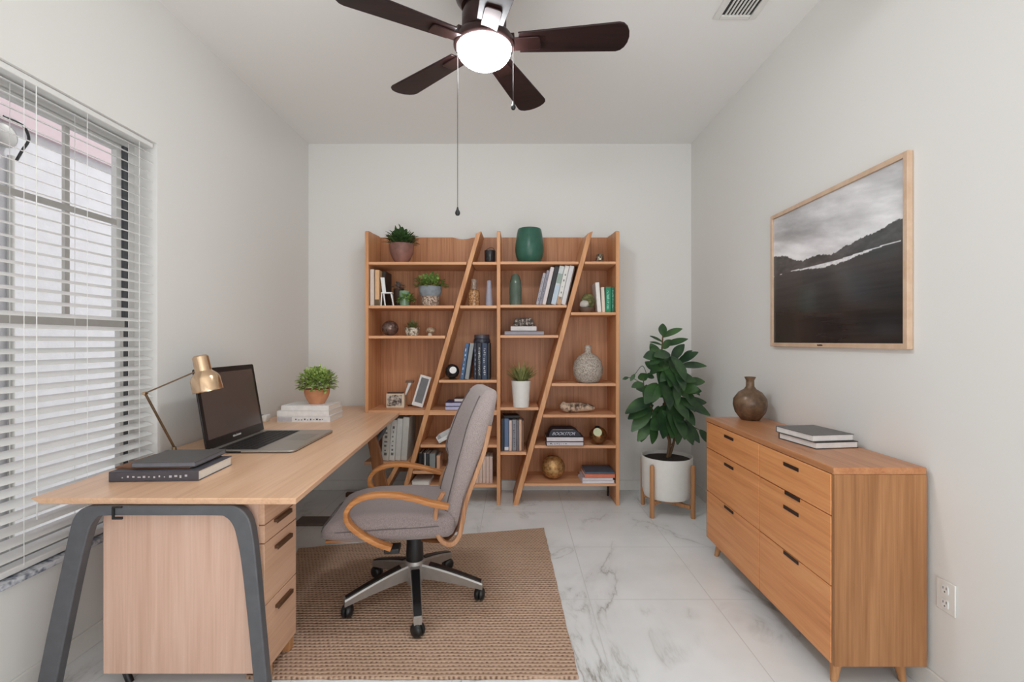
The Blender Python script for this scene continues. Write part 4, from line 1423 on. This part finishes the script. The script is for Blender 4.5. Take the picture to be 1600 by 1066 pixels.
lap = thing('laptop', 'open silver and black laptop with a switched off screen on the desk', 'laptop', (-1.550, 2.668, DZ), math.radians(1))
LW, LD = .282, .44
pts = []
for cx, cy, a0 in ((LD - .03, LW - .03, 0), (.012, LW - .012, 90), (.012, -LW + .012, 180), (LD - .03, -LW + .03, 270)):
    rr = .03 if cx > .1 else .012
    for k in range(6):
        a = math.radians(a0 + 90 * k / 5)
        pts.append((cx + rr * math.cos(a), cy + rr * math.sin(a)))
MB().prism([(x, y, .003) for x, y in pts], (0, 0, .011)).build('base', M['lap_sil'], lap, bevel=.004)
MB().prism([(x * .985 + .004, y * .985, .0005) for x, y in pts], (0, 0, .0024)).build('underside', M['black'], lap)
MB().box(.045, .245, -LW + .03, LW - .03, .0141, .0152).build('keyboard_deck', plain('keyboard_deck', (58, 55, 54), .4), lap, bevel=.001)
ks = MB()
for i in range(6):
    nk = 17
    for j in range(nk):
        yy0 = -LW + .036 + (2 * LW - .072) * j / nk
        yy1 = -LW + .036 + (2 * LW - .072) * (j + .84) / nk
        if i == 5 and 4 <= j <= 9:
            if j > 4:
                continue
            yy1 = -LW + .036 + (2 * LW - .072) * (9.84) / nk
        ks.box(.051 + .032 * i, .051 + .032 * i + .026, yy0, yy1, .0153, .0172)
ks.build('keys', M['keys'], lap)
MB().box(.275, .395, -.02, .15, .0141, .0148).build('touchpad', plain('touchpad_grey', (160, 155, 148), .35, .4), lap, bevel=.001)
MB().box(.10, .18, -LW - .0012, -LW - .0002, .0045, .0115).build('port', M['black'], lap)
lean = math.radians(-9.5)
LR = Matrix.Translation((.012, 0, .0165)) @ Matrix.Rotation(lean, 4, 'Y')
LH = .408
lid = MB()
lp = []
for cy, cz, a0 in ((LW - .012, LH - .012, 0), (-LW + .012, LH - .012, 90), (-LW + .004, .004, 180), (LW - .004, .004, 270)):
    rr = .012 if cz > .1 else .004
    for k in range(5):
        a = math.radians(a0 + 90 * k / 4)
        lp.append((cy + rr * math.cos(a), cz + rr * math.sin(a)))
lid.prism([LR @ Vector((-.008, y, z)) for y, z in lp], LR.to_3x3() @ Vector((.008, 0, 0)))
lo = lid.build('lid', M['lap_dark'], lap, bevel=.002)
MB().box(.0004, .0012, -LW + .026, LW - .026, .045, LH - .028, R=LR).build('screen', M['screen'], lo)
lg = MB()
r = random.Random(3)
yy = -.045
for i in range(7):
    wd = r.uniform(.006, .011)
    lg.box(.0004, .0011, yy, yy + wd, .020, .020 + r.uniform(.007, .012), R=LR)
    yy += wd + .003
lg.build('logo', M['letter'], lo)
MB().tube([(.006, -LW + .05, .017), (.006, LW - .05, .017)], .0075, 12).build('hinge', M['lap_dark'], lap)

# white books and plant at the far end of the desk
zq = DZ
wb = [('bottom white book with lettered spine in the pile under the desk plant', -1.46, 3.44, .362, .27, .040, 'spine', ((70, 70, 74), 10, .34, .9)),
      ('middle white book in the pile under the desk plant', -1.462, 3.44, .358, .27, .038, 'spine', None),
      ('top white book right under the desk plant pot', -1.447, 3.42, .33, .23, .036, 'spine', None)]
for i, (lb, x, y, L, d, tt, sd, lt) in enumerate(wb):
    lying_book(lb, (x, y, zq), L, d, tt, (244, 244, 244) if i else (238, 238, 240), math.radians((1, 0, -1)[i]), sd, lt, 'white books piled on the desk', 210 + i, None, (.0, .28, (196, 196, 202)) if i == 0 else None)
    zq += tt + .0004
tp = thing('potted_plant', 'bushy bright green plant in a terracotta bowl on the white desk books', 'plant', (-1.412, 3.42, zq))
MB().lathe(pot_prof(.083, .050, .105, .007, .012), (0, 0, 0), 36).build('pot', M['terra'], tp, angle=50)
MB().lathe([(0, .09), (.072, .09), (0, .1)], (0, 0, 0), 24).build('soil', M['soil'], tp)
bush(MB(), (0, 0, .145), .14, .125, .118, 900, .036, .019, 21, -.45, .3).build('foliage', M['leaf_fresh'], tp, angle=180)
wt = thing('white_dish', 'small white dish with a dark opening on the desk behind the laptop', 'dish', (-1.742, 3.33, DZ + .0004))
MB().rbox((0, 0, .024), (.029, .035, .0235), .012, 5, lambda p: Vector((p.x * (1.0 + .2 * (p.z / .024)), p.y, p.z * (1 + .25 * (p.x / .029))))).build('body', M['pot_white'], wt)
MB().lathe([(0, 0), (.022, 0), (.022, .002), (0, .002)], (-.012, -.012, .0455), 20, sx=1, sy=.8).build('opening', M['letter_dk'], wt)

# brass desk lamp with a folding arm
LB = Vector((-1.705, 2.40, DZ))
el = Vector((-1.735, 2.25, 1.045))
hd = Vector((X(318, 2.17), 2.17, Z(580, 2.17)))
lm = thing('desk_lamp', 'brass desk lamp with thin folding arm in front of the window', 'desk lamp', tuple(LB))
MB().lathe([(0, 0), (.045, 0), (.045, .008), (.012, .014), (.009, .03), (0, .03)], tuple(LB), 28).build('base', M['brass_dk'], lm, world=True)
a = MB()
for dx in (-.004, .004):
    a.tube([LB + Vector((dx, 0, .028)), el + Vector((dx, 0, 0))], .0028, 8)
a.build('lower_arm', M['brass_dk'], lm, world=True)
MB().tube([el, hd + Vector((-.03, 0, 0))], .0035, 8).build('upper_arm', M['brass_dk'], lm, world=True)
MB().tube([el + Vector((0, -.009, 0)), el + Vector((0, .009, 0))], .008, 12).build('elbow_joint', M['brass'], lm, world=True)
HR = Matrix.Translation(hd) @ Matrix.Rotation(math.radians(-13), 4, 'Y')
prof = [(0, .066), (.024, .066), (.030, .060), (.031, .0), (.034, -.004), (.046, -.016), (.055, -.032), (.057, -.085), (.0545, -.085), (.052, -.034), (.03, -.012), (0, -.012)]
MB().lathe([(r_ * 1.08, z_ * 1.08) for r_, z_ in prof], (0, 0, 0), 40, R=HR).build('lamp_shade', M['brass'], lm, world=True, angle=35)

# ================================================================== DRESSER
dr = thing('dresser', 'six drawer warm wood dresser standing against the right wall', 'dresser', (1.34, 2.35, 0))
GX0, GX1, GY0, GY1, GZ0, GZ1 = 1.167, 1.508, 1.758, 2.937, .0955, .826
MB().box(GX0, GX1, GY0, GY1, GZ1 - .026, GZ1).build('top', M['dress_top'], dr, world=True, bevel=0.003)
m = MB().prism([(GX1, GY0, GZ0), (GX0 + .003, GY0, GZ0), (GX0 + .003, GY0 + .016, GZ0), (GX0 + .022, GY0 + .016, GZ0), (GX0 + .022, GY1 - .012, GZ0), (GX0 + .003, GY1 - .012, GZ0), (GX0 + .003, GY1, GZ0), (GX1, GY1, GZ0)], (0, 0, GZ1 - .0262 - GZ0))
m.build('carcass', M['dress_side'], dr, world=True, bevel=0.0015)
yd = 2.297
rows_ = [(.645, .797), (.385, .641), (.0975, .381)]
cols_ = [(GY0 + .018, yd - .002), (yd + .002, GY1 - .014)]
hnd = {(0, 0): [(2.03, .758)], (0, 1): [(2.02, .636), (2.03, .572)], (0, 2): [(2.03, .374)],
       (1, 0): [(2.62, .762)], (1, 1): [(2.62, .606)], (1, 2): [(2.62, .370)]}
for ci, (ya, yb) in enumerate(cols_):
    for ri, (za, zb_) in enumerate(rows_):
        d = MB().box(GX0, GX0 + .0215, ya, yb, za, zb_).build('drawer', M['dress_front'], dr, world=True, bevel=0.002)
        for (hy, hz) in hnd[(ci, ri)]:
            MB().box(GX0 - .004, GX0 - .0002, hy - .055, hy + .055, hz - .008, hz + .008).build('handle', M['slot'], d, world=True, bevel=0.003)
for (x, y, dx, dy) in ((GX0 + .06, GY0 + .075, -.02, -.015), (GX1 - .05, GY0 + .075, .01, -.015), (GX0 + .06, GY1 - .075, -.02, .02), (GX1 - .05, GY1 - .075, .01, .02)):
    MB().tube([(x + dx, y + dy, 0), (x, y, GZ0 - .0003)], [.012, .023], 18).build('leg', M['oak'], dr, world=True)
vz = thing('bronze_vase', 'brown bronze bottle vase with a round belly on the dresser', 'vase', (1.385, 2.83, GZ1))
k = 2.83 / F
MB().lathe([(0, 0), (13 * k, 0), (15 * k, 2 * k), (22 * k, 12 * k), (25 * k, 24 * k), (24 * k, 33 * k), (17 * k, 43 * k), (9 * k, 48 * k), (6.2 * k, 52 * k), (5.8 * k, 61 * k), (8.6 * k, 67 * k), (7.4 * k, 67 * k), (4.6 * k, 60 * k), (4.6 * k, 50 * k), (0, 48 * k)], (0, 0, 0), 48).build('body', mat_speckle('bronze_patina', (124, 98, 76), (92, 72, 56), 22, .36, .66, .34, .2), vz, angle=60)
lying_book('lower white edged book on the dresser', (1.372, 2.185, GZ1), .205, .235, .029, (46, 44, 46), math.radians(8), 'pages', None, 'two books on the dresser', 220, (236, 235, 234))
lying_book('upper grey topped book on the dresser', (1.362, 2.195, GZ1 + .0294), .20, .235, .029, (104, 102, 102), math.radians(8), 'pages', None, 'two books on the dresser', 221, (232, 231, 230))

# ================================================================== PICTURE ON THE RIGHT WALL
pc = thing('framed_picture', 'large black and white coastal landscape in a light wood frame on the right wall', 'picture', (XR - .001, 2.335, 1.26))
QY0, QY1, QZ0, QZ1 = 1.838, 2.826, 1.258, 2.022
QX = XR - .024
FWD = .022
m = MB()
for (ya, yb, za, zb_) in ((QY0, QY0 + FWD, QZ0, QZ1), (QY1 - FWD, QY1, QZ0, QZ1), (QY0 + FWD, QY1 - FWD, QZ0, QZ0 + FWD), (QY0 + FWD, QY1 - FWD, QZ1 - FWD, QZ1)):
    m.box(QX, XR - .001, ya, yb, za, zb_)
m.build('frame', plain('pale_oak_frame', (206, 174, 146), .4, c2=(218, 190, 164), scale=20), pc, world=True, bevel=0.002)
NU, NV = 260, 200


def tone(u, v):
    P = lambda a, b, c=0.0: noise.fractal(Vector((a, b, c)), 0.8, 2.0, 6)
    shore = .535 + .022 * u + .006 * math.sin(u * 9)
    if u < .3:
        mt = .705 - .105 * (u / .3) ** 1.3
    elif u < .58:
        mt = .60 + .012 * math.sin((u - .3) * 20)
    else:
        mt = .595 + .085 * ((u - .58) / .42) ** .8
    mt += .018 * P(u * 7, 3.3) + .006 * P(u * 30, 8)
    if v > mt:
        w = v + .22 * u
        c = .84 + .10 * P(u * 1.6 + 2, w * 4.5, 1) + .10 * P(u * 3.2, w * 11, 5)
        c += .10 * math.exp(-((v - .66) / .10) ** 2)
        c -= .12 * math.exp(-((v - .86 + .12 * u) / .09) ** 2) * (0.5 + .5 * math.sin(u * 5))
        return max(.55, min(1.0, c))
    if v > shore:
        return .36 + .07 * P(u * 9, v * 16) + .1 * (v - shore)
    s_ = .017 * math.exp(-((u - .55) / .26) ** 2) * (1 + .5 * P(u * 16, 2))
    if v > shore - s_ * 1.5:
        return .92 + .12 * P(u * 40, v * 60)
    d_ = (shore - v) / shore
    return .34 - .16 * min(1, d_ * 1.5) + .02 * P(u * 3, v * 40)


vsx, fsx, colx = [], [], []
for j in range(NV + 1):
    for i in range(NU + 1):
        u, v = i / NU, j / NV
        vsx.append((0, QY1 - FWD - .0005 - u * (QY1 - QY0 - 2 * FWD - .001), QZ0 + FWD + .0005 + v * (QZ1 - QZ0 - 2 * FWD - .001)))
        g_ = tone(u, v)
        colx.append(lin((g_ * 255, g_ * 254, g_ * 257)))
for j in range(NV):
    for i in range(NU):
        a = j * (NU + 1) + i
        fsx.append((a, a + 1, a + NU + 2, a + NU + 1))
mp = MB().add([(QX + .010, y, z) for _, y, z in vsx], fsx)
pm_, nt, b_ = new_mat('landscape_print')
at_ = nt.nodes.new('ShaderNodeVertexColor')
at_.layer_name = 'print'
nt.links.new(at_.outputs[0], b_.inputs['Base Color'])
b_.inputs['Roughness'].default_value = 0.12
b_.inputs['Specular IOR Level'].default_value = 0.5
po = mp.build('print', pm_, pc, world=True, angle=180)
ca = po.data.color_attributes.new('print', 'FLOAT_COLOR', 'POINT')
for i, c in enumerate(colx):
    ca.data[i].color = c
MB().box(QX + .0105, QX + .018, QY0 + FWD + .0002, QY1 - FWD - .0002, QZ0 + FWD + .0002, QZ1 - FWD - .0002).build('backing', M['black'], pc, world=True)
lg = MB()
r = random.Random(6)
yy = 2.385
for i in range(7):
    wd = r.uniform(.003, .006)
    lg.box(QX - .0008, QX - .0001, yy - wd, yy, QZ0 + .008, QZ0 + .008 + r.uniform(.005, .008))
    yy -= wd + .0016
lg.build('maker_mark', M['black'], pc, world=True)

# ================================================================== RUBBER PLANT AND STAND
PCX, PCY = 1.15, 3.64
ps = thing('plant_stand', 'low wooden four legged stand under the white plant pot', 'plant stand', (PCX, PCY, 0))
ang0 = math.radians(-115)
LR_ = .208
bar = .165
for i in range(4):
    a = ang0 + i * PI / 2 + math.radians(-22) + math.radians(0)
    x, y = PCX + LR_ * math.cos(a), PCY + LR_ * math.sin(a)
    MB().tube([(x, y, 0), (x, y, .005), (x, y, .372), (x, y, .385)], [.015, .017, .017, .012], 14).build('leg', M['oak'], ps, world=True)
m = MB()
for i in range(2):
    a = ang0 + i * PI / 2 + math.radians(-22)
    R = Matrix.Translation((PCX, PCY, 0)) @ Matrix.Rotation(a, 4, 'Z')
    m = MB().box(-LR_ + .0175, LR_ - .0175, -.013, .013, bar - .075 - (.0265 * i), bar - .049 - (.0265 * i), R=R)
    m.build('cross_bar', M['oak'], ps, world=True, bevel=.002)
zp = bar - .049 + .0004
rp = thing('rubber_plant', 'tall rubber plant with large dark leaves in a round white pot', 'plant', (PCX, PCY, zp))
hp = .422 - zp
MB().lathe([(0, 0), (.155, 0), (.168, .008), (.182, .06), (.188, hp), (.180, hp), (.176, hp - .03), (0, hp - .03)], (0, 0, 0), 56).build('pot', M['pot_white'], rp)
MB().lathe([(0, hp - .0295), (.174, hp - .0295), (.174, hp - .024), (0, hp - .014)], (0, 0, 0), 40).build('soil', M['soil'], rp)


def W(px, py, dy=0.0):
    Y = PCY + dy
    return Vector((X(px, Y) - PCX, dy, Z(py, Y) - zp))


b0 = hp - .02
trunks = [[(.005, 0, b0), W(1046, 690), W(1043, 650, .02), W(1036, 610, .03), W(1034, 560, .02), W(1036, 518, .01)],
          [(.02, .01, b0), W(1053, 690, -.01), W(1058, 660, -.02), W(1062, 615, -.03), W(1060, 575, -.02), W(1058, 545, -.02)],
          [W(1048, 695), W(1038, 670, -.02), W(1022, 645, -.04), W(1008, 615, -.05), W(1005, 590, -.04)],
          [W(1052, 680), W(1064, 655, .03), W(1075, 625, .04), W(1074, 595, .05)]]
tk = MB()
for i, tp_ in enumerate(trunks):
    pp = spline(tp_, 6)
    ra = (.013, .011, .009, .008)[i]
    tk.tube(pp, [ra * (1 - .6 * j / (len(pp) - 1)) for j in range(len(pp))], 10)
tk.build('trunk', M['stem'], rp)
lf = MB()
r = random.Random(12)
# (px, py of the leaf foot, direction in degrees seen from the front, length, width, depth offset, towards the viewer)
LV = [(1036, 525, 95, .10, .05, 0, .2), (1036, 527, 35, .15, .05, .01, .2), (1038, 540, 20, .16, .055, .0, .3), (1036, 535, 150, .11, .022, .02, .1), (1035, 540, 155, .10, .02, .02, .1), (1032, 548, 170, .09, .06, -.01, .5),
      (1036, 545, 60, .09, .05, -.03, .6), (1030, 560, 120, .13, .055, .04, .1), (1050, 562, 60, .14, .065, -.02, .4), (1058, 568, 35, .16, .06, -.03, .3), (1062, 572, 8, .17, .06, -.02, .4), (1066, 560, 50, .10, .03, .02, .1),
      (1045, 565, 200, .17, .085, -.06, .6), (1052, 572, 240, .16, .09, -.10, .9), (1060, 590, 80, .09, .05, 0, .3), (1072, 598, 8, .12, .075, -.02, .3), (1072, 600, -40, .11, .05, 0, .4), (1070, 596, 110, .09, .04, .02, .2),
      (1008, 595, 120, .09, .06, -.05, .5), (1006, 600, 190, .09, .055, -.04, .2), (1012, 602, 250, .12, .07, -.08, .7), (1028, 600, 220, .17, .085, -.08, .6), (1040, 596, 265, .19, .10, -.12, .8), (1022, 590, 160, .07, .05, .0, .2),
      (1022, 625, 188, .22, .085, -.06, .3), (1020, 632, 200, .20, .08, -.05, .3), (1018, 640, 215, .19, .08, -.04, .3), (1014, 635, 170, .12, .07, .04, .1), (1030, 635, 245, .15, .07, -.06, .5),
      (1044, 625, 275, .21, .10, -.13, .6), (1050, 620, 300, .18, .09, -.12, .6), (1036, 640, 255, .19, .10, -.14, .8), (1048, 645, 255, .18, .10, -.14, .9), (1054, 645, 280, .18, .10, -.14, .9), (1040, 655, 200, .16, .09, -.12, .7),
      (1064, 625, -25, .20, .085, -.05, .3), (1062, 632, -60, .16, .09, -.09, .6), (1068, 630, 10, .15, .075, .03, .2), (1060, 655, -65, .18, .085, -.08, .5), (1068, 658, -55, .16, .08, -.04, .4), (1072, 655, -80, .15, .075, -.02, .4),
      (1020, 655, 225, .17, .07, -.05, .3), (1012, 658, 245, .14, .06, -.02, .3), (1024, 662, 250, .13, .06, -.06, .5), (1056, 650, -100, .17, .09, -.11, .7), (1044, 610, 100, .12, .07, .06, -.3), (1052, 600, 60, .12, .07, .07, -.3),
      (1030, 580, 140, .12, .06, .07, -.3), (1024, 612, 170, .13, .06, .08, -.3), (1066, 610, 40, .12, .05, .08, -.3), (1048, 580, 280, .15, .085, -.11, .9), (1034, 575, 250, .14, .08, -.09, .8)]
for (px, py, an, L, wd, dy, to) in LV:
    a = math.radians(an)
    d = Vector((math.cos(a), -to, math.sin(a)))
    up = Vector((-math.sin(a) * .5, -.8, abs(math.cos(a)) * .9 + .1))
    lf.leaf(W(px, py, dy * .6), d, L * 1.12, wd * 1.3, up=up, droop=r.uniform(.05, .25), fold=r.uniform(.05, .22), n=9)
for q in range(46):
    t_ = r.random()
    px, py = 1040 + r.uniform(-16, 18) + (r.uniform(-14, 22) if t_ > .4 else 0), 545 + 115 * t_
    an = r.uniform(150, 390)
    a = math.radians(an)
    dy = r.uniform(-.12, .08)
    d = Vector((math.cos(a), -r.uniform(.1, .8), math.sin(a) * .8))
    lf.leaf(W(px, py, dy), d, r.uniform(.11, .18), r.uniform(.065, .10), up=(-math.sin(a) * .4, -.8, .6), droop=r.uniform(.1, .35), fold=r.uniform(.05, .2), n=9)
# petioles reaching far out, with a leaf at the end
for (p0, p1, p2, an, L) in (((1012, 590), (1004, 572), (992, 585), 230, .06), ((1070, 660, .02), (1085, 668, .0), (1093, 672, -.02), -50, .12), ((1004, 600), (990, 592), (982, 590), 190, .05)):
    pth = spline([W(*p0), W(*p1), W(*p2)], 6)
    lf.tube(pth, .0025, 6)
    a = math.radians(an)
    lf.leaf(pth[-1], (math.cos(a), -.2, math.sin(a)), L, L * .5, up=(0, -1, .3), droop=.1, fold=.15, n=7)
lf.build('foliage', M['leaf_dark'], rp, angle=180)

# ================================================================== OFFICE CHAIR
ch = thing('office_chair', 'grey fabric swivel chair with bent wood armrests and silver star base', 'office chair', (-.50, 2.39, RUGZ), math.radians(186))
G0 = RUGZ
zc0 = lambda z: z - G0


def seat_def(p):
    t = (p.x + .30) / .60                            # 0 rear, 1 front
    z = p.z
    top_ = .062 + .02 * math.sin(PI * min(1, max(0, t)))
    if z > 0:
        z = z * (1 + .35 * math.sin(PI * min(1, max(0, t)))) - .035 * max(0, (t - .72) / .28) ** 2
        z -= .010 * (1 - (p.y / .25) ** 2)
    else:
        z = z * (1 - .25 * max(0, (t - .6) / .4))
    wv = 1 - .07 * max(0, (.3 - t) / .3) - .05 * max(0, (t - .85) / .15)
    return Vector((p.x, p.y * wv, z))


sc2 = MB().rbox((.095, 0, zc0(.442)), (.30, .245, .056), .045, 14, seat_def)
so = sc2.build('seat', M['seat_fab'], ch, angle=70)
pip = []
for i in range(41):
    a = 2 * PI * i / 40
    c, s = math.cos(a), math.sin(a)
    sx_ = math.copysign(abs(c) ** .28, c) * .303
    sy_ = math.copysign(abs(s) ** .28, s) * .2475
    t = (sx_ + .30) / .6
    wv = 1 - .07 * max(0, (.3 - t) / .3) - .05 * max(0, (t - .85) / .15)
    pip.append((.095 + sx_, sy_ * wv, zc0(.452) - .012 * max(0, (t - .6) / .4)))
MB().tube(pip, .0028, 6).build('piping', M['seam'], so)

BK = [(.385, -.168), (.50, -.178), (.60, -.205), (.70, -.246), (.80, -.287), (.90, -.312), (1.0, -.328), (1.06, -.338)]
HW = [(.385, .165), (.46, .192), (.58, .200), (.80, .245), (.92, .240), (.99, .220), (1.06, .17)]
HWF = [(.385, .165), (.45, .190), (.60, .192), (.67, .198), (.725, .240), (.80, .252), (.90, .245), (.98, .225), (1.06, .17)]
THK = [(.385, .05), (.46, .090), (.60, .092), (.75, .10), (.92, .104), (1.06, .075)]
WNG = [(.385, .0), (.60, .012), (.76, .046), (.88, .048), (1.0, .02), (1.06, .0)]

WNGF = [(.385, .0), (.58, .004), (.665, .012), (.715, .066), (.77, .080), (.88, .066), (1.0, .022), (1.06, .0)]


def back_def(p):
    z = .722 + p.z
    hw = interp(HW if p.y > 0 else HWF, z)
    th = interp(THK, z)
    yn = p.y / .24
    x = interp(BK, z) - .012 + p.x / .05 * th / 2 + interp(WNG if p.y > 0 else WNGF, z) * abs(yn) ** 2.2 - .026 * yn
    return Vector((x, yn * hw, zc0(z)))


bo = MB().rbox((0, 0, 0), (.05, .24, .337), .038, 18, back_def).build('backrest', M['chair_fab'], ch, angle=70)
for sgn in (-1, 1):
    pl_ = []
    for i in range(53):
        z = .44 + (1.03 - .44) * i / 52
        q = back_def(Vector((.05, sgn * .201, z - .722)))
        pl_.append(q + Vector((.0008, 0, 0)))
    MB().tube(pl_, .0042, 8).build('seam', M['seam'], bo)
# bent plywood shell behind and under the backrest
SHL = [(-.06, .372), (-.13, .362), (-.185, .372), (-.222, .42), (-.236, .48), (-.262, .60), (-.308, .72), (-.345, .82), (-.372, .93)]
pth = spline([(a + .012, zc0(b)) for a, b in SHL], 5)
MB().ribbon([Vector(p) for p in pth], -.20, .20, .014).build('back_shell', M['shell'], ch, angle=50)
for sgn in (-1, 1):
    ya, yb = sorted((sgn * .205, sgn * .232))
    rail = [(-.150, .60), (-.122, .54), (-.115, .46), (-.130, .40), (-.160, .368), (-.195, .366), (-.222, .40), (-.236, .46), (-.256, .56), (-.300, .68), (-.338, .79), (-.362, .90)]
    MB().ribbon([Vector(p) for p in spline([(a, zc0(b)) for a, b in rail], 5)], ya, yb, .022).build('shell_rail', M['rail'], ch, angle=50)
    y1_, y2_ = sorted((sgn * .236, sgn * .284))
    arm = [(-.175, .548), (-.10, .566), (-.03, .588), (.05, .606), (.13, .612), (.20, .600), (.248, .572), (.268, .532), (.255, .488), (.205, .442), (.14, .402), (.075, .375)]
    ao = MB().ribbon([Vector(p) for p in spline([(a, zc0(b)) for a, b in arm], 6)], y1_, y2_, .024).build('armrest', M['arm'], ch, angle=50)
    MB().box(.04, .105, min(sgn * .20, sgn * .275), max(sgn * .20, sgn * .275), zc0(.352), zc0(.3735)).build('armrest_bracket', M['black'], ch, bevel=.004)
MB().box(-.14, .38, -.18, .18, zc0(.374), zc0(.386)).build('seat_board', M['arm'], ch, bevel=.003)
MB().box(-.11, .12, -.075, .075, zc0(.335), zc0(.3735)).build('tilt_mechanism', M['black'], ch, bevel=.008)
MB().lathe([(0, zc0(.205)), (.042, zc0(.205)), (.043, zc0(.225)), (.039, zc0(.320)), (.028, zc0(.326)), (.026, zc0(.3348)), (0, zc0(.3348))], (0, 0, 0), 32).build('gas_column', M['black'], ch)
MB().lathe([(0, zc0(.085)), (.034, zc0(.085)), (.047, zc0(.11)), (.05, zc0(.17)), (.044, zc0(.2045)), (0, zc0(.2045))], (0, 0, 0), 32).build('hub', M['silver'], ch)
for i in range(5):
    a = math.radians(-76 + 72 * i) - math.radians(186)
    R = Matrix.Rotation(a, 4, 'Z')
    lg_ = MB()
    N = 12
    vs_, fs_ = [], []
    for j in range(N + 1):
        t = j / N
        x = .03 + .31 * t
        zt_ = .190 - .088 * t ** 1.25
        hh_ = .075 - .042 * t
        wd = .026 - .006 * t
        for (yy, zz_) in ((-wd, zt_ - .008), (-wd * .8, zt_), (wd * .8, zt_), (wd, zt_ - .008), (wd * .8, zt_ - hh_), (-wd * .8, zt_ - hh_)):
            vs_.append(R @ Vector((x, yy, zc0(zz_))))
    for j in range(N):
        for q in range(6):
            fs_.append((j * 6 + q, j * 6 + (q + 1) % 6, (j + 1) * 6 + (q + 1) % 6, (j + 1) * 6 + q))
    fs_ += [tuple(range(6)), tuple(range(N * 6, N * 6 + 6))[::-1]]
    lo_ = lg_.add(vs_, fs_).build('leg', M['silver'], ch, angle=35)
    pd_ = MB()
    vs_, fs_ = [], []
    for j in range(N + 1):
        t = j / N
        x = .075 + .258 * t
        tt = (x - .03) / .31
        zt_ = .190 - .088 * tt ** 1.25
        wd = (.026 - .006 * tt) * .86
        for (yy, zz_) in ((-wd, zt_ + .0003), (-wd * .8, zt_ + .005), (wd * .8, zt_ + .005), (wd, zt_ + .0003)):
            vs_.append(R @ Vector((x, yy, zc0(zz_))))
    for j in range(N):
        for q in range(4):
            fs_.append((j * 4 + q, j * 4 + (q + 1) % 4, (j + 1) * 4 + (q + 1) % 4, (j + 1) * 4 + q))
    fs_ += [tuple(range(4)), tuple(range(N * 4, N * 4 + 4))[::-1]]
    pd_.add(vs_, fs_).build('foot_pad', M['black'], lo_, angle=35)
    c = R @ Vector((.325, 0, 0))
    sw = a + math.radians(40 + 50 * i)
    S = Matrix.Translation((c.x, c.y, 0)) @ Matrix.Rotation(sw, 4, 'Z')
    co_ = MB().tube([S @ Vector((0, 0, .058)), S @ Vector((0, 0, zc0(.072)))], .008, 10)
    co_.box(-.020, .020, -.004, .004, .026, .058, R=S)
    cs = co_.build('caster', M['black'], ch, bevel=.002)
    for sg in (-1, 1):
        W_ = S @ Matrix.Translation((0, sg * .0142, .031)) @ Matrix.Rotation(PI / 2, 4, 'X')
        MB().lathe([(0, -.012), (.014, -.0115), (.023, -.0085), (.0285, -.003), (.0305, .004), (.0305, .0095), (.027, .012), (0, .012)] if sg > 0 else [(0, -.012), (.027, -.012), (.0305, -.0095), (.0305, -.004), (.0285, .003), (.023, .0085), (.014, .0115), (0, .012)], (0, 0, 0), 28, R=W_).build('wheel', M['black'], cs)
